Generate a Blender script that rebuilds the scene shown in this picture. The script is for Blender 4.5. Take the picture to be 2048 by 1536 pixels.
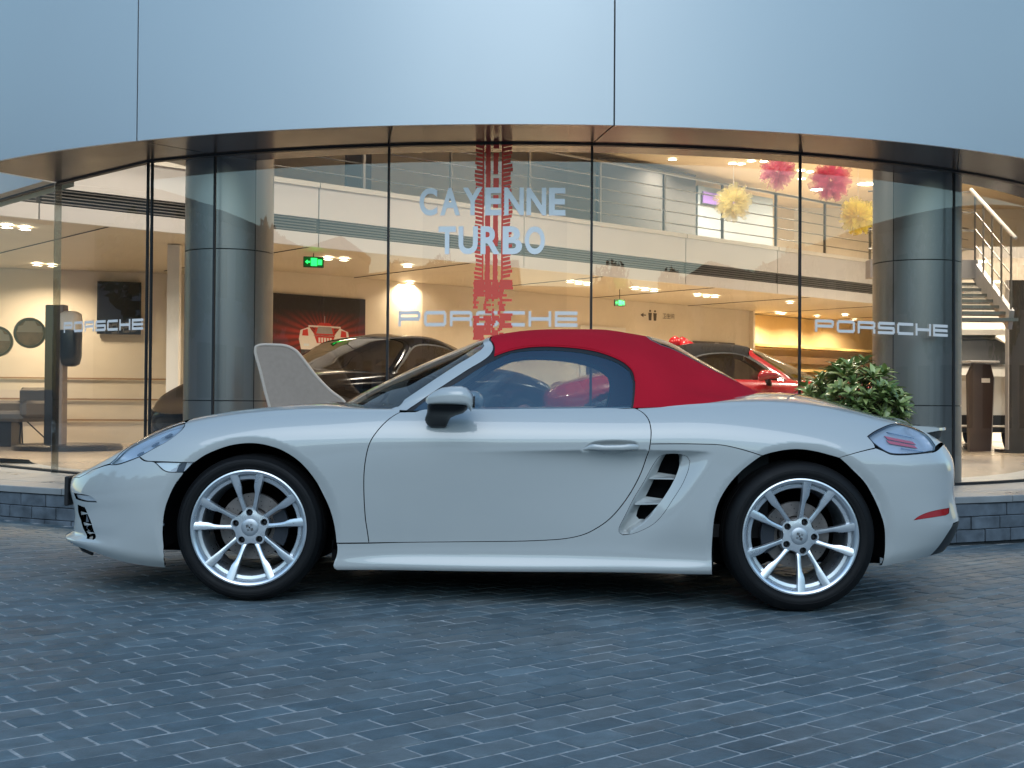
import bpy, bmesh, math, random
import numpy as np
from mathutils import Vector, Matrix
from mathutils.geometry import delaunay_2d_cdt

for o in list(bpy.data.objects): bpy.data.objects.remove(o)
scene = bpy.context.scene
COL = scene.collection
R = math.radians

# ------------------------------------------------------------------ camera
EYE = 0.905
cam_data = bpy.data.cameras.new('camera'); cam = bpy.data.objects.new('camera', cam_data); COL.objects.link(cam)
cam_data.sensor_width = 36.0; cam_data.lens = 36.0 * 2540.0 / 2048.0
cam_data.clip_start = 0.05; cam_data.clip_end = 2000
_roll, _pitch = 0.007, math.atan(40.0 / 2540.0)
_r = Vector((math.cos(_roll), 0, math.sin(_roll))); _u0 = Vector((-math.sin(_roll), 0, math.cos(_roll))); _f0 = Vector((0, 1, 0))
_f = math.cos(_pitch) * _f0 + math.sin(_pitch) * _u0; _u = -math.sin(_pitch) * _f0 + math.cos(_pitch) * _u0
cam.matrix_world = Matrix(((_r.x, _u.x, -_f.x, 0), (_r.y, _u.y, -_f.y, 0), (_r.z, _u.z, -_f.z, EYE), (0, 0, 0, 1)))
scene.camera = cam

# ------------------------------------------------------------------ dusk sky and a faint, wide sun
SUN_EL, SUN_ROT = R(40), R(181)
world = bpy.data.worlds.new('World'); scene.world = world; world.use_nodes = True
wn = world.node_tree.nodes; wl = world.node_tree.links
for n in list(wn): wn.remove(n)
w_out = wn.new('ShaderNodeOutputWorld'); w_bg = wn.new('ShaderNodeBackground'); w_sky = wn.new('ShaderNodeTexSky')
w_sky.sky_type = 'NISHITA'; w_sky.sun_disc = False; w_sky.sun_elevation = SUN_EL; w_sky.sun_rotation = SUN_ROT
w_sky.air_density = 1.6; w_sky.dust_density = 0.6; w_sky.ozone_density = 4.0; w_sky.altitude = 40
w_bg.inputs['Strength'].default_value = 0.15
w_tint = wn.new('ShaderNodeVectorMath'); w_tint.operation = 'MULTIPLY'; w_tint.inputs[1].default_value = (0.91, 1.0, 0.985)   # evening white balance
wl.new(w_sky.outputs[0], w_tint.inputs[0]); wl.new(w_tint.outputs[0], w_bg.inputs['Color']); wl.new(w_bg.outputs[0], w_out.inputs['Surface'])
sun_data = bpy.data.lights.new('sun', 'SUN'); sun = bpy.data.objects.new('sun', sun_data); COL.objects.link(sun)
sun_data.energy = 0.6; sun_data.angle = R(46); sun_data.color = (0.90, 0.95, 1.0)
_sd = Vector((math.sin(SUN_ROT) * math.cos(SUN_EL), math.cos(SUN_ROT) * math.cos(SUN_EL), math.sin(SUN_EL)))
sun.rotation_euler = _sd.to_track_quat('Z', 'Y').to_euler()

vs = scene.view_settings
vs.view_transform = 'Standard'; vs.look = 'None'; vs.gamma = 1.0; vs.use_curve_mapping = False; vs.exposure = 0.36
scene.cycles.use_denoising = True
scene.cycles.max_bounces = 10; scene.cycles.diffuse_bounces = 3; scene.cycles.glossy_bounces = 4
scene.cycles.transmission_bounces = 6; scene.cycles.transparent_max_bounces = 16
scene.cycles.caustics_reflective = False; scene.cycles.caustics_refractive = False
scene.cycles.sample_clamp_indirect = 4.0

# ------------------------------------------------------------------ helpers
rng = random.Random(7)
SLOPE = 0.012                       # the forecourt falls gently to the right
def gz(x): return -SLOPE * x

def tag(o, label=None, cat=None, group=None, kind=None):
    if label: o['label'] = label
    if cat: o['category'] = cat
    if group: o['group'] = group
    if kind: o['kind'] = kind
    return o
def empty(name, loc=(0, 0, 0), rot=(0, 0, 0), parent=None):
    o = bpy.data.objects.new(name, None); COL.objects.link(o); o.location = loc; o.rotation_euler = rot
    o.empty_display_size = 0.1
    if parent: o.parent = parent
    return o
def mesh_obj(name, verts, faces, mat, parent=None, smooth=False, loc=None, rot=None):
    me = bpy.data.meshes.new(name); me.from_pydata([tuple(v) for v in verts], [], [tuple(f) for f in faces]); me.update()
    if smooth: me.polygons.foreach_set('use_smooth', [True] * len(me.polygons))
    return link_obj(name, me, mat, parent, loc, rot)
def link_obj(name, me, mat=None, parent=None, loc=None, rot=None):
    if mat is not None and len(me.materials) == 0: me.materials.append(mat)
    o = bpy.data.objects.new(name, me); COL.objects.link(o)
    if parent: o.parent = parent
    if loc is not None: o.location = loc
    if rot is not None: o.rotation_euler = rot
    return o
def copy_tree(o, parent=None):
    kids = list(o.children)
    c = o.copy(); COL.objects.link(c)
    if parent: c.parent = parent
    for k in kids: copy_tree(k, c)
    return c

class MB:
    """collects simple solids and links them as one mesh"""
    def __init__(s): s.v = []; s.f = []; s.mi = []; s.m = 0
    def add(s, verts, faces):
        n = len(s.v); s.v += [tuple(v) for v in verts]; s.f += [tuple(i + n for i in f) for f in faces]; s.mi += [s.m] * len(faces); return s
    def box(s, c, d, rz=0.0, bev=0.0):
        hx, hy, hz = d[0] / 2, d[1] / 2, d[2] / 2; ca, sa = math.cos(rz), math.sin(rz)
        def T(x, y, z): return (c[0] + x * ca - y * sa, c[1] + x * sa + y * ca, c[2] + z)
        if bev <= 0:
            vs_ = [T(x, y, z) for z in (-hz, hz) for x, y in ((-hx, -hy), (hx, -hy), (hx, hy), (-hx, hy))]
            return s.add(vs_, [(0, 3, 2, 1), (4, 5, 6, 7), (0, 1, 5, 4), (1, 2, 6, 5), (2, 3, 7, 6), (3, 0, 4, 7)])
        b = bev; vs_ = []
        for z, k in ((-hz, b), (-hz + b, 0), (hz - b, 0), (hz, b)):
            for x, y in ((-hx + k + b, -hy + k), (hx - k - b, -hy + k), (hx - k, -hy + k + b), (hx - k, hy - k - b), (hx - k - b, hy - k), (-hx + k + b, hy - k), (-hx + k, hy - k - b), (-hx + k, -hy + k + b)):
                vs_.append(T(x, y, z))
        fs = [tuple(range(7, -1, -1)), tuple(range(24, 32))]
        for r in range(3):
            for i in range(8): j = (i + 1) % 8; fs.append((r * 8 + i, r * 8 + j, r * 8 + 8 + j, r * 8 + 8 + i))
        return s.add(vs_, fs)
    def seg(s, p0, p1, w, h, up=(0, 0, 1)):
        """bar of width w and height h from p0 to p1"""
        p0, p1 = Vector(p0), Vector(p1); d = (p1 - p0).normalized(); a = d.cross(Vector(up))
        if a.length < 1e-6: a = d.cross(Vector((1, 0, 0)))
        a.normalize(); b = a.cross(d).normalized()
        vs_ = [p + a * x * w / 2 + b * y * h / 2 for p in (p0, p1) for x, y in ((-1, -1), (1, -1), (1, 1), (-1, 1))]
        return s.add(vs_, [(0, 1, 2, 3), (7, 6, 5, 4), (0, 4, 5, 1), (1, 5, 6, 2), (2, 6, 7, 3), (3, 7, 4, 0)])
    def tube(s, pts, r, n=8, cap=True):
        pts = [Vector(p) for p in pts]; rings = []; rr = r if isinstance(r, (list, tuple)) else [r] * len(pts)
        ref = None
        for i, p in enumerate(pts):
            d = (pts[min(i + 1, len(pts) - 1)] - pts[max(i - 1, 0)]).normalized()
            if ref is None: ref = Vector((0, 0, 1)) if abs(d.z) < 0.9 else Vector((1, 0, 0))
            a = d.cross(ref).normalized(); b = a.cross(d).normalized(); ref = b
            rings.append([p + (a * math.cos(t) + b * math.sin(t)) * rr[i] for t in [2 * math.pi * k / n for k in range(n)]])
        vs_ = [v for g in rings for v in g]; fs = []
        for i in range(len(rings) - 1):
            for k in range(n): fs.append((i * n + k, i * n + (k + 1) % n, i * n + n + (k + 1) % n, i * n + n + k))
        if cap: fs += [tuple(range(n - 1, -1, -1)), tuple((len(rings) - 1) * n + k for k in range(n))]
        return s.add(vs_, fs)
    def lathe(s, prof, n=32, c=(0, 0, 0), axis='z', close=False):
        vs_ = []
        for r, h in prof:
            for k in range(n):
                t = 2 * math.pi * k / n; a, b = r * math.cos(t), r * math.sin(t)
                vs_.append((c[0] + a, c[1] + b, c[2] + h) if axis == 'z' else (c[0] + a, c[1] - h, c[2] + b))
        fs = []
        for i in range(len(prof) - 1 + (1 if close else 0)):
            i2 = (i + 1) % len(prof)
            for k in range(n): fs.append((i * n + k, i * n + (k + 1) % n, i2 * n + (k + 1) % n, i2 * n + k))
        return s.add(vs_, fs)
    def prism(s, poly, h0, h1, T):
        """polygon (2-D) extruded between depths h0 and h1, placed by T(a, b, h)"""
        n = len(poly); vs_ = [T(a, b, h0) for a, b in poly] + [T(a, b, h1) for a, b in poly]
        return s.add(vs_, [tuple(range(n - 1, -1, -1)), tuple(range(n, 2 * n))] + [(i, (i + 1) % n, n + (i + 1) % n, n + i) for i in range(n)])
    def build(s, name, mat, parent=None, smooth=False, loc=None, rot=None, angle=None):
        me = bpy.data.meshes.new(name); me.from_pydata(s.v, [], s.f)
        mats = mat if isinstance(mat, (list, tuple)) else [mat]
        for m in mats: me.materials.append(m)
        if len(mats) > 1: me.polygons.foreach_set('material_index', s.mi)
        me.update()
        bm = bmesh.new(); bm.from_mesh(me); bmesh.ops.recalc_face_normals(bm, faces=bm.faces)
        if smooth:
            for f in bm.faces: f.smooth = True
            if angle:
                for e in bm.edges:
                    if len(e.link_faces) == 2 and e.calc_face_angle(0) > angle: e.smooth = False
        bm.to_mesh(me); bm.free()
        return link_obj(name, me, None, parent, loc, rot)

# ------------------------------------------------------------------ materials
MATS = {}
def mat(name, base=(0.5, 0.5, 0.5), rough=0.5, metal=0.0, coat=0.0, coat_rough=0.03, coat_ior=1.5, spec=0.5, emit=None, es=0.0,
        var=0.0, vscale=6.0, rvar=0.0, bump=0.0, bscale=120.0, sheen=0.0):
    if name in MATS: return MATS[name]
    m = bpy.data.materials.new(name); m.use_nodes = True; nt = m.node_tree; b = nt.nodes['Principled BSDF']
    b.inputs['Base Color'].default_value = (*base, 1); b.inputs['Roughness'].default_value = rough; b.inputs['Metallic'].default_value = metal
    b.inputs['Coat Weight'].default_value = coat; b.inputs['Coat Roughness'].default_value = coat_rough; b.inputs['Coat IOR'].default_value = coat_ior
    b.inputs['Specular IOR Level'].default_value = spec; b.inputs['Sheen Weight'].default_value = sheen
    if emit: b.inputs['Emission Color'].default_value = (*emit, 1); b.inputs['Emission Strength'].default_value = es
    if var or rvar or bump:
        tc = nt.nodes.new('ShaderNodeTexCoord')
        nz = nt.nodes.new('ShaderNodeTexNoise'); nz.inputs['Scale'].default_value = vscale; nz.inputs['Detail'].default_value = 5
        nt.links.new(tc.outputs['Object'], nz.inputs['Vector'])
        if var:
            mr = nt.nodes.new('ShaderNodeMapRange'); mr.inputs['To Min'].default_value = 1 - var; mr.inputs['To Max'].default_value = 1 + var
            mr.inputs['From Min'].default_value = 0.3; mr.inputs['From Max'].default_value = 0.7
            mx = nt.nodes.new('ShaderNodeVectorMath'); mx.operation = 'SCALE'; mx.inputs[0].default_value = base
            nt.links.new(nz.outputs[0], mr.inputs[0]); nt.links.new(mr.outputs[0], mx.inputs['Scale']); nt.links.new(mx.outputs[0], b.inputs['Base Color'])
        if rvar:
            mr2 = nt.nodes.new('ShaderNodeMapRange'); mr2.inputs['To Min'].default_value = max(rough - rvar, 0.02); mr2.inputs['To Max'].default_value = min(rough + rvar, 1)
            mr2.inputs['From Min'].default_value = 0.3; mr2.inputs['From Max'].default_value = 0.7
            nt.links.new(nz.outputs[0], mr2.inputs[0]); nt.links.new(mr2.outputs[0], b.inputs['Roughness'])
        if bump:
            n2 = nt.nodes.new('ShaderNodeTexNoise'); n2.inputs['Scale'].default_value = bscale; n2.inputs['Detail'].default_value = 3
            bp = nt.nodes.new('ShaderNodeBump'); bp.inputs['Strength'].default_value = bump; bp.inputs['Distance'].default_value = 0.004
            nt.links.new(tc.outputs['Object'], n2.inputs['Vector']); nt.links.new(n2.outputs[0], bp.inputs['Height']); nt.links.new(bp.outputs[0], b.inputs['Normal'])
    MATS[name] = m; return m
def glass(name, tint=(1, 1, 1), refl=0.08, rough=0.0, fres=1.5, gcol=(1, 1, 1)):
    """thin pane: see-through tinted sheet with a mirror share that grows at grazing angles"""
    m = bpy.data.materials.new(name); m.use_nodes = True; nt = m.node_tree; nt.nodes.clear()
    o = nt.nodes.new('ShaderNodeOutputMaterial'); mx = nt.nodes.new('ShaderNodeMixShader'); t = nt.nodes.new('ShaderNodeBsdfTransparent'); g = nt.nodes.new('ShaderNodeBsdfGlossy')
    t.inputs[0].default_value = (*tint, 1); g.inputs['Roughness'].default_value = rough; g.inputs['Color'].default_value = (*gcol, 1)
    fr = nt.nodes.new('ShaderNodeFresnel'); fr.inputs[0].default_value = fres
    ad = nt.nodes.new('ShaderNodeMath'); ad.operation = 'ADD'; ad.use_clamp = True; ad.inputs[1].default_value = refl
    ge = nt.nodes.new('ShaderNodeNewGeometry'); io = nt.nodes.new('ShaderNodeMath'); io.operation = 'MULTIPLY_ADD'; io.inputs[1].default_value = 1 / fres - fres; io.inputs[2].default_value = fres
    nt.links.new(ge.outputs['Backfacing'], io.inputs[0]); nt.links.new(io.outputs[0], fr.inputs[0])      # same pane from both sides
    nt.links.new(fr.outputs[0], ad.inputs[0]); nt.links.new(ad.outputs[0], mx.inputs[0]); nt.links.new(t.outputs[0], mx.inputs[1]); nt.links.new(g.outputs[0], mx.inputs[2]); nt.links.new(mx.outputs[0], o.inputs[0])
    MATS[name] = m; return m

# ================================================================== forecourt paving
M_ground = mat('joint_sand', (0.38, 0.375, 0.36), 0.95, var=0.35, vscale=30, bump=0.5, bscale=300)
def paver_material(name):
    m = bpy.data.materials.new(name); m.use_nodes = True; nt = m.node_tree; b = nt.nodes['Principled BSDF']
    oi = nt.nodes.new('ShaderNodeAttribute'); oi.attribute_name = 'tone'; oi.attribute_type = 'GEOMETRY'
    inf = nt.nodes.new('ShaderNodeObjectInfo')
    geo = nt.nodes.new('ShaderNodeNewGeometry')
    nz = nt.nodes.new('ShaderNodeTexNoise'); nz.inputs['Scale'].default_value = 9; nz.inputs['Detail'].default_value = 7; nz.inputs['Roughness'].default_value = 0.65
    fine = nt.nodes.new('ShaderNodeTexNoise'); fine.inputs['Scale'].default_value = 140; fine.inputs['Detail'].default_value = 4
    big = nt.nodes.new('ShaderNodeTexNoise'); big.inputs['Scale'].default_value = 1.1; big.inputs['Detail'].default_value = 4
    for n in (nz, fine, big): nt.links.new(geo.outputs['Position'], n.inputs['Vector'])
    a1 = nt.nodes.new('ShaderNodeMath'); a1.operation = 'ADD'
    nt.links.new(oi.outputs['Fac'], a1.inputs[0]); nt.links.new(inf.outputs['Random'], a1.inputs[1])
    fr = nt.nodes.new('ShaderNodeMath'); fr.operation = 'FRACT'; nt.links.new(a1.outputs[0], fr.inputs[0])
    ramp = nt.nodes.new('ShaderNodeValToRGB'); cr = ramp.color_ramp
    cr.elements[0].position = 0.0; cr.elements[0].color = (0.080, 0.114, 0.130, 1)
    cr.elements[1].position = 1.0; cr.elements[1].color = (0.136, 0.184, 0.204, 1)
    e = cr.elements.new(0.5); e.color = (0.107, 0.148, 0.166, 1)
    e = cr.elements.new(0.93); e.color = (0.130, 0.150, 0.154, 1)
    nt.links.new(fr.outputs[0], ramp.inputs[0])
    m1 = nt.nodes.new('ShaderNodeMapRange'); m1.inputs['From Min'].default_value = 0.3; m1.inputs['From Max'].default_value = 0.72; m1.inputs['To Min'].default_value = 0.72; m1.inputs['To Max'].default_value = 1.28
    nt.links.new(nz.outputs[0], m1.inputs[0])
    m2 = nt.nodes.new('ShaderNodeMapRange'); m2.inputs['From Min'].default_value = 0.35; m2.inputs['From Max'].default_value = 0.68; m2.inputs['To Min'].default_value = 0.80; m2.inputs['To Max'].default_value = 1.22
    nt.links.new(big.outputs[0], m2.inputs[0])
    mm = nt.nodes.new('ShaderNodeMath'); mm.operation = 'MULTIPLY'; nt.links.new(m1.outputs[0], mm.inputs[0]); nt.links.new(m2.outputs[0], mm.inputs[1])
    sc = nt.nodes.new('ShaderNodeVectorMath'); sc.operation = 'SCALE'; nt.links.new(ramp.outputs[0], sc.inputs[0]); nt.links.new(mm.outputs[0], sc.inputs['Scale'])
    nt.links.new(sc.outputs[0], b.inputs['Base Color'])
    rr = nt.nodes.new('ShaderNodeMapRange'); rr.inputs['To Min'].default_value = 0.36; rr.inputs['To Max'].default_value = 0.66; rr.inputs['From Min'].default_value = 0.3; rr.inputs['From Max'].default_value = 0.7
    nt.links.new(big.outputs[0], rr.inputs[0]); nt.links.new(rr.outputs[0], b.inputs['Roughness'])
    bp = nt.nodes.new('ShaderNodeBump'); bp.inputs['Strength'].default_value = 0.55; bp.inputs['Distance'].default_value = 0.0035
    nt.links.new(fine.outputs[0], bp.inputs['Height']); nt.links.new(bp.outputs[0], b.inputs['Normal'])
    MATS[name] = m; return m
M_paver = paver_material('clay_paver')
GS = 300.0
ground = mesh_obj('ground', [(-GS, -GS, gz(-GS)), (GS, -GS, gz(GS)), (GS, GS, gz(GS)), (-GS, GS, gz(-GS))], [(0, 1, 2, 3)], M_ground)
tag(ground, kind='structure'); ground.location.z = -0.0035
pa = math.atan2(1.0, 1.144); pu = (math.cos(pa), math.sin(pa)); pw = (-pu[1], pu[0])     # course direction of the bricks
BL, BW, JT = 0.198, 0.0985, 0.0092
def paver_mesh(seed, l=BL - JT, w=BW - JT, h=0.05):
    r = random.Random(seed); vs_ = []; k = 0.004
    base = []
    for i, (x, y) in enumerate(((-1, -1), (-0.35, -1), (0.35, -1), (1, -1), (1, 1), (0.35, 1), (-0.35, 1), (-1, 1))):
        base.append((x * l / 2 + r.uniform(-1, 1) * 0.0018, y * w / 2 + r.uniform(-1, 1) * 0.0018))
    for z, ins in ((-h, 0), (-k * 0.8, 0), (0, k)):
        for (x, y) in base:
            vs_.append((x * (1 - ins / (l / 2)), y * (1 - ins / (w / 2)), z + (r.uniform(-1, 1) * 0.0008 if ins else 0)))
    fs = [tuple(16 + i for i in range(8))]
    for rr in range(2):
        for i in range(8): j = (i + 1) % 8; fs.append((rr * 8 + i, rr * 8 + j, rr * 8 + 8 + j, rr * 8 + 8 + i))
    return vs_, fs
PV = [paver_mesh(i) for i in range(8)]
PME = []
for i, (v, f) in enumerate(PV):
    me = bpy.data.meshes.new('paver'); me.from_pydata(v, [], f); me.materials.append(M_paver); me.update()
    at = me.attributes.new('tone', 'FLOAT', 'POINT'); PME.append(me)
M_pale = mat('bleached_paver', (0.24, 0.29, 0.32), 0.6, var=0.25, vscale=20, bump=0.4, bscale=140)
PME_PALE = bpy.data.meshes.new('paver'); PME_PALE.from_pydata(*[PV[3][0], [], PV[3][1]]); PME_PALE.materials.append(M_pale); PME_PALE.update()
spots = []
for j in range(-90, 150):
    for i in range(-70, 90):
        a = (i + 0.5 * (j % 2) + 0.06 * math.sin(j * 1.7)) * BL; b_ = j * BW
        x, y = pu[0] * a + pw[0] * b_, pu[1] * a + pw[1] * b_
        if y < 1.6 or y > 11.0 or abs(x) > 0.43 * y + 2.0: continue
        if math.hypot(x - 0.18, y - 15.10) < 7.02: continue
        spots.append((x, y))
def in_view(p):
    u = 1024 + 2540 * p[0] / p[1]; v = 808 + 2540 * EYE / p[1]
    return -20 < u < 2068 and v < 1560 and not (p[1] > 5.6 and abs(p[0]) < 2.1)
spots.sort(key=lambda p: (not in_view(p), p[1]))
far_v, far_f, far_t = [], [], []
for k, (x, y) in enumerate(spots):
    dz = rng.uniform(-0.0016, 0.0012); ta, tb = rng.uniform(-.006, .006), rng.uniform(-.006, .006); ra = pa + rng.uniform(-.006, .006)
    if k < 300:
        o = link_obj('paver', PME[k % 8], None, ground, (x, y, gz(x) + dz + 0.0035), (ta, SLOPE + tb, ra))
        if math.hypot((x - 1.93) / 0.30, (y - 5.30) / 0.20) < 1:       # a few bleached bricks behind the rear wheel
            o.data = PME_PALE
    else:
        v, f = PV[rng.randrange(8)]; n0 = len(far_v); ca, sa = math.cos(ra), math.sin(ra); t = rng.random()
        for (px, py, pz) in v:
            X, Y = x + px * ca - py * sa, y + px * sa + py * ca
            far_v.append((X, Y, gz(X) + dz + pz + ta * px * 0.5 + tb * py * 0.5)); far_t.append(t)
        far_f += [tuple(q + n0 for q in ff) for ff in f]
far = mesh_obj('paver_field', far_v, far_f, M_paver, ground); far.location.z = 0.0035; tag(far, kind='stuff')
at = far.data.attributes.new('tone', 'FLOAT', 'POINT'); at.data.foreach_set('value', far_t)

# ================================================================== raised terrace with its block kerb
CXG, CYG = 0.18, 15.10            # centre of the rounded shop front
PZ = 0.295                        # terrace and shop floor level
R_GLASS, R_FASC, R_KERB = 6.14, 6.78, 7.05
def pol(r, deg, z=0.0): t = math.radians(deg); return (CXG + r * math.sin(t), CYG - r * math.cos(t), z)
M_stone = mat('kerb_granite', (0.105, 0.125, 0.145), 0.6, var=0.4, vscale=9, rvar=0.15, bump=0.4, bscale=90)
M_coping = mat('terrace_slab', (0.26, 0.27, 0.27), 0.38, var=0.2, vscale=3, rvar=0.12)
M_grout = mat('kerb_core', (0.05, 0.055, 0.06), 0.9)
terrace = MB()
A0, A1, NA = -72, 72, 72
vs_ = []; fs_ = []
for k in range(NA + 1):
    d = A0 + (A1 - A0) * k / NA
    vs_ += [pol(R_KERB - 0.03, d, PZ - 0.06), pol(R_KERB - 0.03, d, PZ - 0.046), pol(R_GLASS - 1.2, d, PZ - 0.046)]
for k in range(NA):
    a = k * 3; fs_ += [(a, a + 3, a + 4, a + 1), (a + 1, a + 4, a + 5, a + 2)]
terrace.add(vs_, fs_)
vs_ = []
for k in range(NA + 1):
    d = A0 + (A1 - A0) * k / NA; vs_ += [pol(R_KERB - 0.03, d, -0.3), pol(R_KERB - 0.03, d, PZ - 0.06)]
terrace.add(vs_, [(k * 2, k * 2 + 2, k * 2 + 3, k * 2 + 1) for k in range(NA)])
terr = terrace.build('terrace', M_grout); tag(terr, kind='structure')
def arc_block(r0, r1, d0, d1, z0, z1, n=3, bev=0.006):
    m = MB(); vs_ = []
    bd = math.degrees(bev / r1)
    prof = [(r0, z0), (r1, z0), (r1, z1 - bev), (r1 - bev, z1), (r0, z1)]
    st = [d0 + bd * 0.0] + [d0 + (d1 - d0) * (i + 1) / n for i in range(n - 1)] + [d1]
    for q in st:
        for r, z in prof: vs_.append(pol(r, q, z))
    k = len(prof); fs = []
    for i in range(n):
        for j in range(k): fs.append((i * k + j, (i + 1) * k + j, (i + 1) * k + (j + 1) % k, i * k + (j + 1) % k))
    fs += [tuple(range(k)), tuple(n * k + j for j in range(k - 1, -1, -1))]
    return m.add(vs_, fs)
# kerb blocks: three courses, the lowest disappears into the rising paving on the left
CH = 0.0885
for side in ((-50, -17.5), (17.5, 50)):
    for c in range(3):
        z1 = PZ - 0.052 - c * CH; z0 = z1 - CH + 0.006
        d = side[0] + (1.1 if c % 2 else 0)
        while d < side[1]:
            w = 2.05 + rng.uniform(-0.12, 0.12)
            mid = pol(R_KERB, d + w / 2)
            if z1 > gz(mid[0]) - 0.02:
                off = rng.uniform(-0.004, 0.006)
                arc_block(R_KERB - 0.10, R_KERB + off, d, d + w - 0.07, z0, z1, 2).build('kerb_block', M_stone, terr)
            d += w
# coping slabs along the terrace edge and a ring of floor slabs up to the glass
for d in np.arange(-63, 63, 7.0):
    arc_block(R_KERB - 0.36, R_KERB + 0.012, d + 0.03, d + 6.97, PZ - 0.045, PZ - 0.002, 7, 0.004).build('coping_slab', M_coping, terr)
    arc_block(R_GLASS - 0.62, R_KERB - 0.367, d + 3.5 + 0.03, d + 10.47, PZ - 0.045, PZ - 0.001, 7, 0.002).build('floor_slab', M_coping, terr)

# ================================================================== the rounded building front
M_fasc = mat('fascia_panel', (0.50, 0.535, 0.57), 0.40, metal=0.5, spec=0.6, rvar=0.03, vscale=0.6)
M_soff = mat('bronze_soffit', (0.050, 0.038, 0.035), 0.22, metal=0.0, spec=0.32, rvar=0.04, vscale=1.2)
M_black = mat('black_rubber_joint', (0.012, 0.012, 0.013), 0.55)
M_col = mat('column_cladding', (0.27, 0.262, 0.255), 0.33, metal=0.8)
M_glassf = glass('shop_glass', (0.94, 0.96, 0.95), 0.055)
ZT = 2.75
bld = empty('showroom_building', (CXG, CYG, 0))
tag(bld, 'rounded glass showroom front with pale blue fascia panels and bronze soffit', 'building')
def B(o):   # parent to the building, keeping world coordinates
    o.parent = bld; o.matrix_parent_inverse = Matrix.Translation((-CXG, -CYG, 0)); return o
def arc_sheet(r0, z0, r1, z1, d0, d1, n=None):
    n = n or max(2, int(abs(d1 - d0) / 0.8)); vs_ = []
    for k in range(n + 1):
        d = d0 + (d1 - d0) * k / n; vs_ += [pol(r0, d, z0), pol(r1, d, z1)]
    return vs_, [(2 * k, 2 * k + 2, 2 * k + 3, 2 * k + 1) for k in range(n)]
# fascia panels, vertical joints where the photograph has them
FJ = [-41.3, -24.8, 4.06, 33.0, 62, 78]
for a, b_ in zip(FJ[:-1], FJ[1:]):
    m = MB(); g = 0.045
    v, f = arc_sheet(R_FASC, ZT - 0.004, R_FASC, 6.6, a + g, b_ - g); m.add(v, f)
    v, f = arc_sheet(R_FASC - 0.02, ZT - 0.004, R_FASC, ZT - 0.004, a + g, b_ - g); m.add(v, f)
    for q in (a + g, b_ - g): m.add([pol(R_FASC, q, ZT - .004), pol(R_FASC - .03, q, ZT - .004), pol(R_FASC - .03, q, 6.6), pol(R_FASC, q, 6.6)], [(0, 1, 2, 3)])
    B(m.build('fascia_panel', M_fasc, None, smooth=True, angle=0.5))
m = MB(); v, f = arc_sheet(R_FASC - 0.03, ZT + 0.002, R_FASC - 0.03, 6.6, -41.2, 78); m.add(v, f); B(m.build('fascia_backing', M_black))
# soffit panels (slanted joints)
SJ = [-23.1, -10.05, 3.5, 18.2, 32.1, 47, 78]; SK = [-24.85, -8.4, 4.06, 15.0, 26.3, 38, 78]
for k in range(len(SJ) - 1):
    n = 16; vs_ = []; g = 0.05
    for i in range(n + 1):
        t = i / n; a = SJ[k] + g + (SJ[k + 1] - SJ[k] - 2 * g) * t; b_ = SK[k] + g + (SK[k + 1] - SK[k] - 2 * g) * t
        vs_ += [pol(R_GLASS + 0.03, a, ZT), pol(R_FASC - 0.012, b_, ZT)]
    B(mesh_obj('soffit_panel', vs_, [(2 * i, 2 * i + 1, 2 * i + 3, 2 * i + 2) for i in range(n)], M_soff, smooth=True))
m = MB(); v, f = arc_sheet(R_GLASS, ZT + 0.01, R_FASC, ZT + 0.01, -41.3, 78); m.add(v, f); B(m.build('soffit_backing', M_black))
# glass panes between the joints, head and sill profiles
MJ = [-29.15, -28.75, -23.1, -10.05, 3.5, 18.2, 32.1, 46.5, 61]
for a, b_ in zip(MJ[:-1], MJ[1:]):
    v, f = arc_sheet(R_GLASS, PZ + 0.02, R_GLASS, ZT, a + 0.035, b_ - 0.035); p = B(mesh_obj('glass_pane', v, f, M_glassf, smooth=True))
for q in MJ:
    m = MB(); wd = 0.075
    vs_ = [pol(r, d, z) for z in (PZ, ZT + 0.005) for r, d in ((R_GLASS - 0.012, q - wd), (R_GLASS + 0.006, q - wd), (R_GLASS + 0.006, q + wd), (R_GLASS - 0.012, q + wd))]
    m.add(vs_, [(0, 1, 2, 3), (7, 6, 5, 4), (0, 4, 5, 1), (1, 5, 6, 2), (2, 6, 7, 3), (3, 7, 4, 0)]); B(m.build('glass_joint', M_black))
m = MB()
for r0, r1, z0, z1 in ((R_GLASS - 0.02, R_GLASS + 0.028, ZT - 0.012, ZT + 0.004),):
    v, f = arc_sheet(r1, z0, r1, z1, -29.2, 78); m.add(v, f); v, f = arc_sheet(r0, z0, r1, z0, -29.2, 78); m.add(v, f); v, f = arc_sheet(r0, z0, r0, z1, -29.2, 78); m.add(v, f)
B(m.build('head_profile', M_black))
m = MB(); v, f = arc_sheet(R_GLASS + 0.02, PZ, R_GLASS + 0.02, PZ + 0.022, -29.2, 78); m.add(v, f); v, f = arc_sheet(R_GLASS - 0.02, PZ + 0.022, R_GLASS + 0.02, PZ + 0.022, -29.2, 78); m.add(v, f)
B(m.build('sill_profile', M_black))
# inner bulkhead strip above the glass
m = MB(); v, f = arc_sheet(R_GLASS - 0.05, ZT + 0.0, R_GLASS - 0.30, ZT + 0.0, -28, 78); m.add(v, f); v, f = arc_sheet(R_GLASS - 0.30, ZT, R_GLASS - 0.30, 5.7, -28, 78); m.add(v, f)
B(m.build('inner_bulkhead', M_soff))
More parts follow.
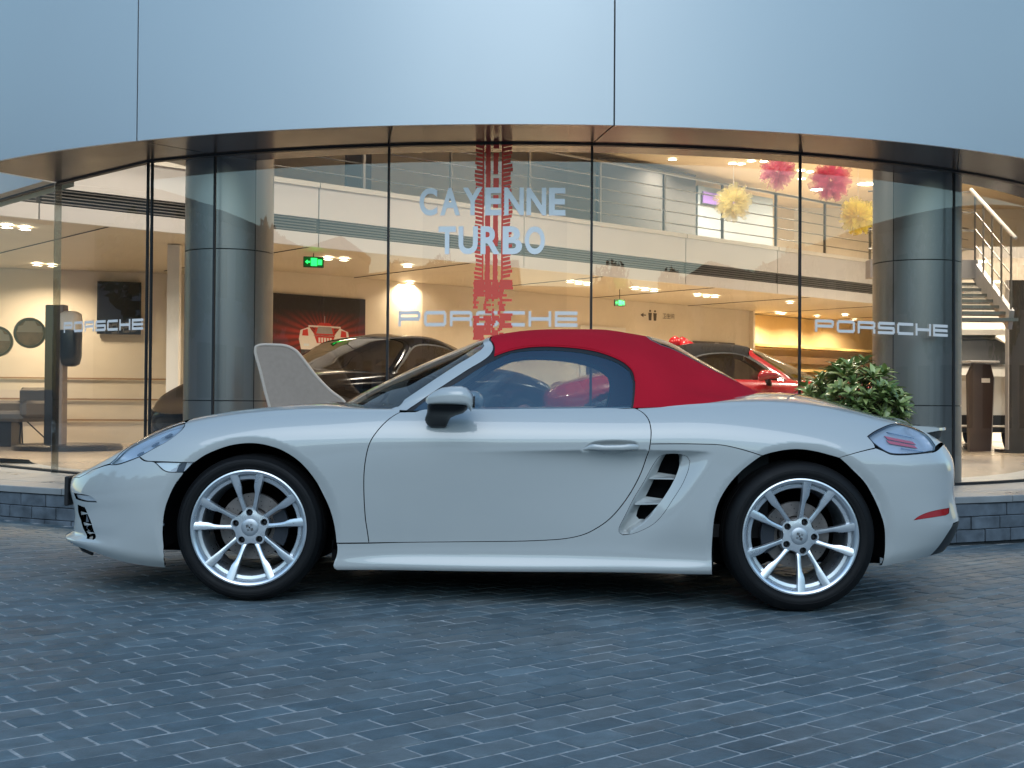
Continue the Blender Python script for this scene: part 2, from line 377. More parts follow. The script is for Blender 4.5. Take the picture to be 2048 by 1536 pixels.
# two clad round columns standing just behind the glass
def column(name, deg, rc, label, joints):
    c = pol(R_GLASS - rc - 0.06, deg)
    root = empty(name, (c[0], c[1], PZ)); tag(root, label, 'column', 'clad columns of the shop front')
    core = MB(); core.lathe([(rc - 0.012, 0), (rc - 0.012, ZT - PZ + 0.2)], 40); core.build('core', M_black, root, smooth=True)
    zs = [0.0, 0.62, 1.765, ZT - PZ + 0.2]
    for za, zb in zip(zs[:-1], zs[1:]):
        for a, b_ in zip(joints, joints[1:] + [joints[0] + 360]):
            vs_ = []; n = 14
            for i in range(n + 1):
                t = math.radians(a + 0.6 + (b_ - a - 1.2) * i / n); ca, sa = math.sin(t), -math.cos(t)
                for r, z in ((rc - 0.012, za + 0.004), (rc, za + 0.004), (rc, zb - 0.004), (rc - 0.012, zb - 0.004)): vs_.append((r * ca, r * sa, z))
            fs = []
            for i in range(n):
                for j in range(3): fs.append((i * 4 + j, i * 4 + 4 + j, i * 4 + 5 + j, i * 4 + 1 + j))
            mb = MB().add(vs_, fs); mb.build('cladding_panel', M_col, root, smooth=True, angle=0.6)
    return root
column('clad_column', -24.6, 0.338, 'round blue grey metal column left of the racing car poster', [-73, 47, 167])
column('clad_column', 32.6, 0.345, 'round blue grey metal column behind the leafy bush', [-48.5, 71.5, 191.5])

# ------------------------------------------------------------------ straight wing of the glass front at the far left
W0, W1, W2, W3 = pol(R_GLASS, -29.15)[:2], (-3.86, 10.74), (-4.74, 11.68), (-8.6, 15.8)
def wq(p0, p1, z0, z1): return [(p0[0], p0[1], z0), (p1[0], p1[1], z0), (p1[0], p1[1], z1), (p0[0], p0[1], z1)]
B(mesh_obj('glass_pane', wq(W0, W1, PZ + 0.02, ZT), [(3, 2, 1, 0)], M_glassf))
B(mesh_obj('glass_pane', wq(W1, W3, PZ + 0.02, ZT), [(3, 2, 1, 0)], glass('entrance_glass', (0.97, 0.98, 0.97), 0.0, fres=1.2)))
B(MB().seg((W1[0], W1[1], PZ), (W1[0], W1[1], ZT), 0.012, 0.06, up=(0.7, 0.7, 0)).build('glass_edge', glass('glass_edge_frost', (0.62, 0.64, 0.62), 0.12)))
B(MB().seg((*W0, ZT - 0.004), (*W1, ZT - 0.004), 0.045, 0.016).seg((*W1, ZT - 0.004), (*W3, ZT - 0.004), 0.045, 0.016).build('head_profile', M_black))
B(MB().seg((*W0, PZ + 0.011), (*W3, PZ + 0.011), 0.04, 0.02).build('sill_profile', M_black))
ws_ = [pol(R_FASC - 0.012, -24.9 + (-41.3 + 24.9) * i / 10, ZT) for i in range(11)]
sof = ws_ + [(W1[0] + 0.02, W1[1] - 0.03, ZT), (W0[0] + 0.01, W0[1] - 0.03, ZT), pol(R_GLASS + 0.03, -26, ZT), pol(R_GLASS + 0.03, -23.2, ZT)]
B(mesh_obj('soffit_panel', sof, [tuple(range(len(sof)))], M_soff))
e_ = pol(R_FASC, -41.3)
B(MB().add(wq(e_[:2], (W1[0] - 0.0, W1[1]), ZT - 0.004, 6.6), [(0, 1, 2, 3)]).build('fascia_return', M_fasc))
B(MB().add(wq(W1, W3, ZT + 0.055, 6.6) + [(W1[0] + 0.1, W1[1] + 0.1, ZT + 0.055), (W3[0] + 0.1, W3[1] + 0.1, ZT + 0.055)], [(0, 1, 2, 3), (0, 1, 5, 4)]).build('wing_fascia', M_fasc))
B(MB().add(wq((W1[0] + 0.1, W1[1] + 0.1), (W3[0] + 0.1, W3[1] + 0.1), ZT - 0.01, ZT + 0.06), [(0, 1, 2, 3)]).build('wing_head', mat('wing_head_tan', (0.45, 0.34, 0.20), 0.5)))

# ================================================================== showroom interior
M_floor = mat('showroom_floor_tile', (0.42, 0.35, 0.27), 0.22, var=0.12, vscale=1.5)
M_cream = mat('cream_wall_paint', (0.78, 0.70, 0.58), 0.7, var=0.04, vscale=2)
M_white = mat('white_wall_paint', (0.80, 0.77, 0.73), 0.6, var=0.03, vscale=2)
M_ceil = mat('ceiling_board', (0.66, 0.58, 0.46), 0.45, var=0.05, vscale=1)
M_band = mat('balcony_panel', (0.74, 0.73, 0.74), 0.35, metal=0.2, var=0.03, vscale=1)
M_grille = mat('grille_dark', (0.035, 0.035, 0.035), 0.5)
M_steel = mat('steel_rail', (0.34, 0.33, 0.31), 0.3, metal=0.9)
M_ochre = mat('timber_joinery', (0.62, 0.42, 0.16), 0.45, var=0.15, vscale=6)
M_slab = mat('dark_display_panel', (0.02, 0.018, 0.017), 0.25, var=0.2, vscale=3)
M_grey = mat('grey_upholstery', (0.16, 0.145, 0.13), 0.8, bump=0.3, bscale=200)
M_lamp = mat('downlight_glow', (1, 1, 1), 0.5, emit=(1.0, 0.86, 0.62), es=22)
M_ring = mat('downlight_ring', (0.75, 0.72, 0.66), 0.4)
ZC = 2.78          # ceiling under the gallery
ZU = 5.60          # ceiling of the hall
def arc_poly(r, d0, d1, n): return [pol(r, d0 + (d1 - d0) * k / n)[:2] for k in range(n + 1)]
back = [(13.0, 17.0), (13.0, 30.0), (-10.5, 30.0), (-10.5, 17.0)]
fl = arc_poly(R_GLASS - 0.615, -70, 78, 74) + back
tag(mesh_obj('showroom_floor', [(x, y, PZ - 0.003) for x, y in fl], [tuple(range(len(fl)))], M_floor), kind='structure')
rf_ = arc_poly(R_FASC - 0.04, -41, 78, 74) + back
m = MB(); n = len(rf_); m.add([(x, y, 6.55) for x, y in rf_], [tuple(range(n))]); tag(m.build('roof', M_grout), kind='structure')
uc = [W1, W0] + arc_poly(R_GLASS - 0.31, -28, 78, 60) + back
tag(mesh_obj('hall_ceiling', [(x, y, ZU) for x, y in uc], [tuple(range(len(uc)))], mat('hall_ceiling_paint', (0.72, 0.62, 0.46), 0.6)), kind='structure')
def wall(name, p0, p1, z0, z1, mat_, th=0.08, parent=None):
    """vertical wall between two plan points; thickness goes to the left of p0->p1"""
    d = Vector((p1[0] - p0[0], p1[1] - p0[1])).normalized(); n = Vector((-d.y, d.x)) * th
    q = [(p0[0], p0[1]), (p1[0], p1[1]), (p1[0] + n.x, p1[1] + n.y), (p0[0] + n.x, p0[1] + n.y)]
    return MB().add([(x, y, z) for z in (z0, z1) for x, y in q], [(0, 3, 2, 1), (4, 5, 6, 7), (0, 1, 5, 4), (1, 2, 6, 5), (2, 3, 7, 6), (3, 0, 4, 7)]).build(name, mat_, parent)
pts_ = [W3] + back[::-1] + [pol(R_FASC - 0.05, 78)[:2]]
for k in range(len(pts_) - 1): tag(wall('outer_wall', pts_[k], pts_[k + 1], -0.3, 6.55, M_white, 0.1), kind='structure')
# gallery: straight edge running from front left to back right
GE = lambda x, off=0.0: (x - 0.656 * off, 17.35 + 0.868 * x + 0.754 * off)      # point on the edge line, off = distance behind it
gal = empty('gallery', (0, 17.35, ZC)); tag(gal, kind='structure')
def Gp(o): o.parent = gal; o.matrix_parent_inverse = Matrix.Translation((0, -17.35, -ZC)); return o
gx = [-5.38, -4.9, -2.35, 0.15, 2.68, 4.42, 6.9, 9.4]
for a, b in zip(gx[:-1], gx[1:]):
    for z0, z1, mt, off in ((3.125, 3.50, M_band, 0.0), (ZC, 2.945, M_band, 0.0), (3.50, 3.56, M_ring, -0.03)):
        Gp(wall('edge_panel', GE(a + 0.006, off), GE(b - 0.006, off), z0, z1, mt, 0.06))
    Gp(wall('grille_back', GE(a, 0.05), GE(b, 0.05), 2.945, 3.125, M_grille, 0.02))
    for k in range(5): Gp(wall('grille_slat', GE(a + 0.02, 0.012), GE(b - 0.02, 0.012), 2.962 + k * 0.034, 2.974 + k * 0.034, mat('slat_grey', (0.16, 0.155, 0.15), 0.4), 0.03))
Gp(mesh_obj('gallery_soffit', [(-5.50, 12.66, ZC + 0.012), (*GE(9.6, 0.02), ZC + 0.012), (*GE(13, 9), ZC + 0.012), (*GE(-6, 12), ZC + 0.012), (-10.4, 20, ZC + 0.012), (-10.4, 17.1, ZC + 0.012), (-8.5, 15.95, ZC + 0.012)], [(0, 1, 2, 3, 4, 5, 6)], M_ceil))
Gp(mesh_obj('gallery_floor', [(-5.50, 12.66, 3.50), (*GE(9.6, 0.0), 3.50), (*GE(13, 9), 3.50), (*GE(-6, 12), 3.50), (-10.4, 20, 3.50), (-10.4, 17.1, 3.50), (-8.5, 15.95, 3.50)], [(0, 1, 2, 3, 4, 5, 6)], M_floor))
for k, x in enumerate(np.arange(-4.3, 9.0, 1.9)):     # ceiling joints below the gallery
    Gp(wall('ceiling_joint', GE(x, 0.05), GE(x, 4.0), ZC + 0.003, ZC + 0.011, M_grille, 0.012))
# railing of the gallery
rail = empty('gallery_railing', (*GE(0, 0.12), 3.56)); tag(rail, 'long steel gallery railing with thin horizontal rails above the white band', 'railing')
def Rl(o): o.parent = rail; p = GE(0, 0.12); o.matrix_parent_inverse = Matrix.Translation((-p[0], -p[1], -3.56)); return o
for z, r in ((4.48, 0.024), (4.26, 0.010), (4.08, 0.010), (3.90, 0.010), (3.72, 0.010)):
    Rl(MB().tube([(*GE(-5.2, 0.12), z), (*GE(9.2, 0.12), z)], r, 8).build('rail', M_steel, None, smooth=True))
for x in np.arange(-4.95, 9.2, 1.05): Rl(MB().box((*GE(x, 0.12), 4.02), (0.035, 0.035, 0.92), rz=0.715).build('post', M_steel))
# lower walls
BWL = lambda x, off=0.0: (x + 0.656 * off, 18.68 + 0.868 * (x + 2.84) - 0.754 * off)   # back wall line, off = distance in front of it
tag(wall('back_wall', BWL(-3.9), BWL(4.75), PZ - 0.01, ZC + 0.01, M_cream), kind='structure')
tag(wall('left_wall', (-10.4, 17.25), (-4.85, 18.75), PZ - 0.01, ZC + 0.01, M_cream), kind='structure')
tag(wall('left_return', (-4.85, 18.75), (-3.9, 17.73), PZ - 0.01, ZC + 0.01, M_white), kind='structure')
tag(wall('upper_back_wall', GE(-9, 5.2), GE(12.5, 5.2), 3.50, ZU, M_cream), kind='structure')
# horizontal cover strips of the left wall panelling
for z in (0.62, 0.92, 1.22): tag(wall('wall_strip', (-10.3, 17.26), (-4.9, 18.72), z, z + 0.022, mat('strip_brown', (0.35, 0.22, 0.12), 0.5), -0.015), kind='structure')
# warm lit joinery niche at the right of the back wall
nic = empty('joinery_wall', (*BWL(5.9), PZ)); tag(nic, 'warm lit timber shelving wall beside the right column', 'shelving')
def Nc(o): p = BWL(5.9); o.parent = nic; o.matrix_parent_inverse = Matrix.Translation((-p[0], -p[1], -PZ)); return o
Nc(wall('back_panel', BWL(4.75, -0.5), BWL(8.6, -0.5), PZ, ZC, mat('niche_yellow', (0.78, 0.60, 0.32), 0.5)))
for z in (0.75, 1.30, 1.62, 2.10): Nc(wall('shelf', BWL(4.8, 0.0), BWL(8.5, 0.0), z, z + 0.05, M_ochre, 0.45))
Nc(wall('fascia_board', BWL(4.8, 0.02), BWL(8.5, 0.02), 1.78, 1.92, mat('brown_board', (0.16, 0.09, 0.04), 0.4), 0.05))
Nc(wall('end_panel', BWL(4.75, 0.1), BWL(4.75, -0.5), PZ, ZC, M_cream, 0.06))
# upper floor: dark curtain wall, bright window panel, boards
for a, b, z0, z1, mt, nm, lb in ((3.93, 6.0, 3.55, 5.5, mat('dark_curtain', (0.07, 0.066, 0.062), 0.8), 'dark_partition', 'dark partition standing on the upper gallery behind the railing'),
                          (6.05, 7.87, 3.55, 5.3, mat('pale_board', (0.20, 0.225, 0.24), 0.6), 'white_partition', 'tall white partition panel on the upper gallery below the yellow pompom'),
                          (-0.25, 0.10, 3.55, 5.4, mat('dark_door', (0.10, 0.09, 0.08), 0.6), 'gallery_door', 'brown door leaf on the upper gallery at far left')):
    o = wall(nm, GE(a, 3.6), GE(b, 3.6), z0, z1, mt, 0.06); tag(o, lb, 'partition')
o = wall('purple_board', GE(6.1, 3.52), GE(6.9, 3.52), 4.95, 5.18, mat('purple_sign', (0.16, 0.09, 0.30), 0.5), 0.03); tag(o, 'small purple board at the top of the white gallery partition', 'sign')
# hanging tulle pompoms
def pompom(c, r, col, label, seed):
    rg = random.Random(seed); root = empty('pompom', c); tag(root, label, 'pompom', 'tulle pompoms hanging over the gallery')
    m = bpy.data.materials.new('tulle'); m.use_nodes = True; nt = m.node_tree; nt.nodes.clear()
    o_ = nt.nodes.new('ShaderNodeOutputMaterial'); mx = nt.nodes.new('ShaderNodeMixShader'); t = nt.nodes.new('ShaderNodeBsdfTransparent'); d = nt.nodes.new('ShaderNodeBsdfDiffuse'); tr = nt.nodes.new('ShaderNodeBsdfTranslucent'); m2 = nt.nodes.new('ShaderNodeMixShader')
    d.inputs[0].default_value = (*col, 1); tr.inputs[0].default_value = (*col, 1); mx.inputs[0].default_value = 0.42; m2.inputs[0].default_value = 0.5
    nt.links.new(d.outputs[0], m2.inputs[1]); nt.links.new(tr.outputs[0], m2.inputs[2]); nt.links.new(t.outputs[0], mx.inputs[1]); nt.links.new(m2.outputs[0], mx.inputs[2]); nt.links.new(mx.outputs[0], o_.inputs[0])
    b = MB()
    for k in range(170):
        v = Vector((rg.gauss(0, 1), rg.gauss(0, 1), rg.gauss(0, 1))).normalized(); u = v.orthogonal().normalized(); w = v.cross(u)
        a = rg.uniform(0, 6.28); u2 = u * math.cos(a) + w * math.sin(a); L = r * rg.uniform(0.75, 1.08); wd = r * rg.uniform(0.18, 0.34); s2 = v.cross(u2) * r * 0.06
        b.add([v * L * 0.1, v * L * 0.6 + u2 * wd * 0.7 + s2, v * L + u2 * wd * 0.4, v * L * 0.97 - u2 * wd * 0.4 - s2, v * L * 0.6 - u2 * wd * 0.7], [(0, 1, 2, 3, 4)])
    b.build('ruffles', m, root)
    MB().tube([(0, 0, 0), (0, 0, max(ZU - c[2], 0.1))], 0.003, 5).build('cord', M_ring, root)
pompom((3.1252, 15.0000, 3.6803), 0.225, (0.85, 0.33, 0.44), 'pink tulle pompom left of the glass joint, next to the white ceiling lights', 1)
pompom((3.8092, 15.2000, 3.6195), 0.265, (0.80, 0.16, 0.28), 'deep pink tulle pompom right of the glass joint', 2)
pompom((2.6751, 15.4000, 3.3727), 0.245, (0.95, 0.86, 0.42), 'pale yellow tulle pompom in front of the white gallery partition', 3)
pompom((4.1888, 15.4000, 3.2188), 0.235, (0.95, 0.80, 0.12), 'bright yellow tulle pompom beside the right column', 4)
# downlights (each lamp carries its own light)
def downlight(p, r, power, label, group, size=0.35, col=(1.0, 0.79, 0.54)):
    root = empty('ceiling_light', p); tag(root, label, 'ceiling light', group)
    MB().lathe([(0.0001, -0.006), (r * 0.8, -0.006)], 20).build('diffuser', M_lamp, root)
    MB().lathe([(r * 0.8, -0.005), (r * 0.82, -0.014), (r, -0.012), (r * 1.02, 0.0)], 20).build('trim_ring', M_ring, root)
    if power:
        ld = bpy.data.lights.new('lamp', 'AREA'); ld.shape = 'DISK'; ld.size = size; ld.energy = power * 1.3; ld.color = col; ld.spread = R(150)
        lo = bpy.data.objects.new('lamp_light', ld); COL.objects.link(lo); lo.parent = root; lo.location = (0, 0, -0.03)
for p in ((-5.4424, 13.6253, 2.7750), (-5.3059, 13.7740, 2.7750), (-6.5301, 17.4143, 2.7750), (-6.3658, 17.5297, 2.7750), (-2.2054, 16.5450, 2.7750), (-2.3994, 16.4429, 2.7750), (-1.4369, 17.2762, 2.7750), (-1.5925, 19.6378, 2.7750), (0.8695, 19.2988, 2.7750), (1.0109, 19.5280, 2.7750), (1.1585, 19.6801, 2.7750), (1.9639, 20.3861, 2.7750), (2.1419, 20.5506, 2.7750), (2.3066, 20.7190, 2.7750), (3.1324, 21.5083, 2.7750), (3.3133, 21.6928, 2.7750), (3.4727, 21.7807, 2.7750), (5.0132, 22.9352, 2.7750), (5.4626, 25.6823, 2.7750), (6.8062, 25.9815, 2.7750)):
    downlight(p, 0.075, 13, 'small round downlight set in the ceiling under the gallery', 'downlights under the gallery')
for p in ((4.2317, 24.4909, 5.5950), (4.4041, 24.5356, 5.5950), (4.5494, 24.2272, 5.5950), (4.7967, 24.2681, 5.5950), (5.7109, 25.1697, 5.5950), (5.9260, 25.3244, 5.5950), (5.9357, 26.1124, 5.5950), (-3.8976, 26.0359, 5.5950), (3.0261, 24.1335, 5.5950)):
    downlight(p, 0.10, 30, 'round downlight in the high hall ceiling above the gallery', 'downlights of the high ceiling', 0.35, (1.0, 0.87, 0.70))
for px_, p in ((0, (6.6310, 27.3625, 5.5950)), (1, (7.4455, 26.6454, 5.5950))):
    downlight(p, 0.26, 55, ('large round ceiling lamp left of the deep pink pompom' if px_ == 0 else 'large round ceiling lamp at the top left of the right column'), 'large hall lamps', 0.5)
for p in ((-2.6, 11.5, ZU - .005), (0.2, 11.5, ZU - .005), (3.2, 11.8, ZU - .005), (-4.2, 13.2, ZU - .005), (5.6, 13.6, ZU - .005), (6.3, 16.5, ZU - .005), (1.5, 14.5, ZU - .005), (7.2, 19.0, ZU - .005)):
    downlight(p, 0.16, 66, 'round downlight in the high hall ceiling above the gallery', 'downlights of the high ceiling', 0.5, (1.0, 0.87, 0.70))
for x, pw_ in ((5.2, 26), (6.2, 26), (7.2, 26)):
    p = BWL(x, 0.2); downlight((p[0], p[1], ZC - 0.006), 0.06, pw_, 'small round downlight set in the ceiling under the gallery', 'downlights under the gallery', 0.2)
# ------------------------------------------------------------------ pictures on the back wall
def on_wall(x, off, z): p = BWL(x, off); return (p[0], p[1], z)
def wall_quad(b, x0, x1, z0, z1, off, th=0.004):
    pts = [(x0, z0), (x1, z0), (x1, z1), (x0, z1)]
    b.add([on_wall(x, off - th, z) for x, z in pts] + [on_wall(x, off, z) for x, z in pts], [(0, 3, 2, 1), (4, 5, 6, 7), (0, 1, 5, 4), (1, 2, 6, 5), (2, 3, 7, 6), (3, 0, 4, 7)]); return b
def wall_poly(b, poly, off, th=0.003):
    b.prism(poly, off - th, off, lambda a, c, h: on_wall(a, h, c)); return b
def rays_material(name, cx_, cz_):
    m = bpy.data.materials.new(name); m.use_nodes = True; nt = m.node_tree; b = nt.nodes['Principled BSDF']; b.inputs['Roughness'].default_value = 0.4
    geo = nt.nodes.new('ShaderNodeNewGeometry'); sx_ = nt.nodes.new('ShaderNodeSeparateXYZ'); nt.links.new(geo.outputs['Position'], sx_.inputs[0])
    def mth(op, a, b_): n = nt.nodes.new('ShaderNodeMath'); n.operation = op; (nt.links.new(a, n.inputs[0]) if not isinstance(a, (int, float)) else setattr(n.inputs[0], 'default_value', a)); (nt.links.new(b_, n.inputs[1]) if not isinstance(b_, (int, float)) else setattr(n.inputs[1], 'default_value', b_)); return n.outputs[0]
    dx = mth('MULTIPLY', mth('SUBTRACT', sx_.outputs[0], cx_), 1.32); dz = mth('SUBTRACT', sx_.outputs[2], cz_)
    an = mth('ARCTAN2', dz, dx); wv = mth('SINE', mth('MULTIPLY', an, 34), 0.0)
    rad = mth('POWER', mth('ADD', mth('MULTIPLY', dx, dx), mth('MULTIPLY', dz, dz)), 0.5)
    hor = mth('SUBTRACT', 1.0, mth('MULTIPLY', mth('ABSOLUTE', dz, 0), 2.6)); fall = mth('MAXIMUM', mth('SUBTRACT', 1.0, mth('MULTIPLY', rad, 0.95)), 0.0)
    f = mth('MULTIPLY', mth('MAXIMUM', mth('MULTIPLY', mth('ADD', mth('MULTIPLY', wv, 0.35), 0.65), hor), 0.0), fall)
    ramp = nt.nodes.new('ShaderNodeValToRGB'); ramp.color_ramp.elements[0].color = (0.012, 0.006, 0.007, 1); ramp.color_ramp.elements[1].color = (0.75, 0.05, 0.03, 1)
    nt.links.new(f, ramp.inputs[0]); nt.links.new(ramp.outputs[0], b.inputs['Base Color']); return m
PX0, PX1 = -3.34, -2.245
pc = empty('racing_poster', on_wall(-2.85, 0.03, 1.5)); tag(pc, 'dark poster of a red and white racing car with red light rays', 'poster')
def Pc(o): p = on_wall(-2.85, 0.03, 1.5); o.parent = pc; o.matrix_parent_inverse = Matrix.Translation((-p[0], -p[1], -p[2])); return o
cx_, cz_ = -2.79, 1.88
Pc(wall_quad(MB(), PX0 - 0.12, PX1, 1.35, 2.47, 0.03, 0.03).build('sheet', rays_material('poster_rays', on_wall(cx_, 0, 0)[0], cz_)))
def S(poly, o, mt, nm='printed_shape'): Pc(wall_poly(MB(), [(cx_ + a, cz_ + b) for a, b in poly], 0.034 + o * 0.003).build(nm, mt))
w_ = mat('print_white', (0.82, 0.78, 0.76), 0.4); r_ = mat('print_red', (0.62, 0.04, 0.03), 0.4); k_ = mat('print_dark', (0.04, 0.04, 0.05), 0.4); g_ = mat('print_grey', (0.35, 0.33, 0.34), 0.4)
S([(-0.30, -0.20), (0.30, -0.20), (0.33, -0.05), (0.31, 0.08), (0.20, 0.13), (0.13, 0.02), (-0.13, 0.02), (-0.20, 0.13), (-0.31, 0.08), (-0.33, -0.05)], 0, w_)
S([(-0.14, 0.0), (0.14, 0.0), (0.11, 0.15), (0.06, 0.20), (-0.06, 0.20), (-0.11, 0.15)], 0, r_); S([(-0.11, 0.04), (0.11, 0.04), (0.085, 0.14), (-0.085, 0.14)], 1, g_)
S([(-0.21, 0.13), (0.21, 0.13), (0.21, 0.155), (-0.21, 0.155)], 0.5, w_); S([(-0.005, 0.19), (0.005, 0.19), (0.005, 0.30), (-0.005, 0.30)], 0, g_)
for s_ in (-1, 1):
    S([(s_ * 0.29, 0.00), (s_ * 0.21, 0.00), (s_ * 0.22, 0.10), (s_ * 0.28, 0.08)], 1, r_); S([(s_ * 0.27, -0.15), (s_ * 0.20, -0.15), (s_ * 0.20, -0.115), (s_ * 0.27, -0.115)], 1, mat('print_lamp', (0.75, 0.85, 0.95), 0.4))
S([(-0.10, -0.10), (0.10, -0.10), (0.13, 0.0), (-0.13, 0.0)], 1, r_); S([(-0.31, -0.30), (0.31, -0.30), (0.30, -0.20), (-0.30, -0.20)], 0, k_)
for k in range(5): S([(-0.08 + k * 0.037, -0.09), (-0.06 + k * 0.037, -0.09), (-0.058 + k * 0.037, -0.02), (-0.082 + k * 0.037, -0.02)], 2, w_)
# second picture, dark doorway, signs on the back wall
p2 = empty('wall_picture', on_wall(4.0, 0.03, 1.6)); tag(p2, 'grey picture of a car under a light cone on the back wall', 'picture')
def P2(o): p = on_wall(4.0, 0.03, 1.6); o.parent = p2; o.matrix_parent_inverse = Matrix.Translation((-p[0], -p[1], -p[2])); return o
P2(wall_quad(MB(), 3.42, 4.34, 1.45, 2.13, 0.03, 0.03).build('sheet', mat('picture_grey', (0.12, 0.11, 0.115), 0.4)))
P2(wall_poly(MB(), [(3.66, 1.5), (4.14, 1.5), (3.97, 2.12), (3.89, 2.12)], 0.034).build('light_cone', mat('picture_pale', (0.42, 0.37, 0.34), 0.5)))
P2(wall_poly(MB(), [(3.42, 1.55), (3.72, 1.55), (3.68, 1.72), (3.58, 1.80), (3.45, 1.77)], 0.037).build('printed_car', k_))
dd = empty('doorway', on_wall(1.55, 0.0, PZ)); tag(dd, 'dark doorway with pale frame in the cream back wall', 'doorway')
def Dd(o): p = on_wall(1.55, 0.0, PZ); o.parent = dd; o.matrix_parent_inverse = Matrix.Translation((-p[0], -p[1], -p[2])); return o
Dd(wall_quad(MB(), 1.27, 1.92, PZ, 2.22, 0.012, 0.02).build('dark_leaf', k_))
for a, b, z0, z1 in ((1.17, 1.27, PZ, 2.29), (1.92, 2.02, PZ, 2.29), (1.27, 1.92, 2.22, 2.29)): Dd(wall_quad(MB(), a, b, z0, z1, 0.03, 0.04).build('frame', M_white))
M_sign = mat('sign_dark_print', (0.10, 0.08, 0.06), 0.6)
ws = empty('restroom_sign', on_wall(2.6, 0.0, 2.55)); tag(ws, 'small restroom sign with arrow and two figures on the cream wall', 'sign')
def Ws(o): p = on_wall(2.6, 0.0, 2.55); o.parent = ws; o.matrix_parent_inverse = Matrix.Translation((-p[0], -p[1], -p[2])); return o
Ws(wall_poly(MB(), [(2.33, 2.55), (2.39, 2.59), (2.39, 2.56), (2.44, 2.56), (2.44, 2.54), (2.39, 2.54), (2.39, 2.51)], 0.006).build('arrow', M_sign))
for a in (2.50, 2.60):
    Ws(wall_poly(MB(), [(a, 2.46), (a + 0.05, 2.46), (a + 0.06, 2.60), (a - 0.01, 2.60)], 0.006).build('figure', M_sign)); Ws(wall_poly(MB(), [(a + 0.025 + 0.02 * math.cos(t), 2.635 + 0.02 * math.sin(t)) for t in np.linspace(0, 6.28, 10)[:-1]], 0.006).build('figure_head', M_sign))
def text_obj(name, body, size, M_, mt, parent=None, extrude=0.0):
    cu = bpy.data.curves.new(name, 'FONT'); cu.body = body; cu.size = size; cu.extrude = extrude; cu.align_x = 'LEFT'
    o = bpy.data.objects.new(name, cu); COL.objects.link(o); bpy.context.view_layer.update()
    me = bpy.data.meshes.new_from_object(o.evaluated_get(bpy.context.evaluated_depsgraph_get())); bpy.data.objects.remove(o)
    me.transform(M_); me.materials.clear(); me.materials.append(mt); return link_obj(name, me, None, parent)
p = on_wall(2.78, 0.008, 2.52); bx = Vector((0.755, 0.656, 0)); Mx = Matrix(((bx.x, 0, 0.656, p[0]), (bx.y, 0, -0.755, p[1]), (0, 1, 0, p[2]), (0, 0, 0, 1)))
Ws(text_obj('lettering', '卫生间', 0.11, Mx, M_sign))
# illuminated exit signs hanging from the ceiling
M_green = mat('exit_green_glow', (0.0, 0.5, 0.08), 0.5, emit=(0.02, 1.0, 0.12), es=2.4)
M_exitd = mat('exit_dark_green', (0.0, 0.05, 0.015), 0.5, emit=(0.0, 0.25, 0.03), es=0.25)
def exit_sign(c, w, h, label, rz):
    root = empty('exit_sign', c, (0, 0, rz)); tag(root, label, 'exit sign', 'green exit signs')
    MB().box((0, 0.02, 0), (w, 0.035, h), bev=0.004).build('housing', M_gloss0, root)
    MB().box((0, 0.0, 0), (w * 0.94, 0.004, h * 0.86)).build('face', M_exitd, root)
    def F(poly, nm): MB().prism([(a * w, b * h) for a, b in poly], 0.003, 0.006, lambda a, b, d: (a, -d, b)).build(nm, M_green, root)
    F([(-0.14, -0.36), (0.16, -0.36), (0.16, 0.36), (-0.14, 0.36)], 'door_mark')
    F([(-0.42, 0.0), (-0.30, 0.2), (-0.30, 0.07), (-0.18, 0.07), (-0.18, -0.07), (-0.30, -0.07), (-0.30, -0.2)], 'arrow')
    F([(0.20, -0.25), (0.40, -0.25), (0.40, 0.22), (0.20, 0.22)], 'figure')
    MB().tube([(0, 0.02, h / 2), (0, 0.02, max(ZC - c[2], 0.05))], 0.006, 6).build('hanger', M_gloss0, root)
M_gloss0 = mat('sign_black', (0.012, 0.014, 0.012), 0.3)
exit_sign((-2.4985, 15.9000, 2.6680), 0.255, 0.135, 'green lit exit sign hanging above the racing car poster', 0.3)
exit_sign((1.7422, 20.6000, 2.5612), 0.185, 0.11, 'green lit exit sign above the dark doorway', 0.3)
# ------------------------------------------------------------------ left lounge corner
def lw(x, off, z):                      # on the left wall
    return (x + 0.26 * off, 17.25 + 0.27 * (x + 10.4) - 0.965 * off, z)
tv = empty('wall_screen', lw(-5.45, 0.05, 1.7)); tag(tv, 'black flat screen mounted on the cream left wall', 'screen')
def Tv(o): p = lw(-5.45, 0.05, 1.7); o.parent = tv; o.matrix_parent_inverse = Matrix.Translation((-p[0], -p[1], -p[2])); return o
def lw_box(x0, x1, z0, z1, o0, o1):
    q = [lw(x0, o0, 0)[:2], lw(x1, o0, 0)[:2], lw(x1, o1, 0)[:2], lw(x0, o1, 0)[:2]]
    return MB().add([(x, y, z) for z in (z0, z1) for x, y in q], [(0, 3, 2, 1), (4, 5, 6, 7), (0, 1, 5, 4), (1, 2, 6, 5), (2, 3, 7, 6), (3, 0, 4, 7)])
TX0, TX1 = (-6.0316, 18.1000, 2.3466)[0], (-5.4426, 18.4000, 2.3753)[0]
Tv(lw_box(TX0, TX1, 1.88, 2.64, 0.04, 0.10).build('casing', M_gloss0)); Tv(lw_box(TX0 + 0.02, TX1 - 0.02, 1.90, 2.62, 0.101, 0.104).build('panel', mat('screen_off', (0.015, 0.014, 0.014), 0.15)))
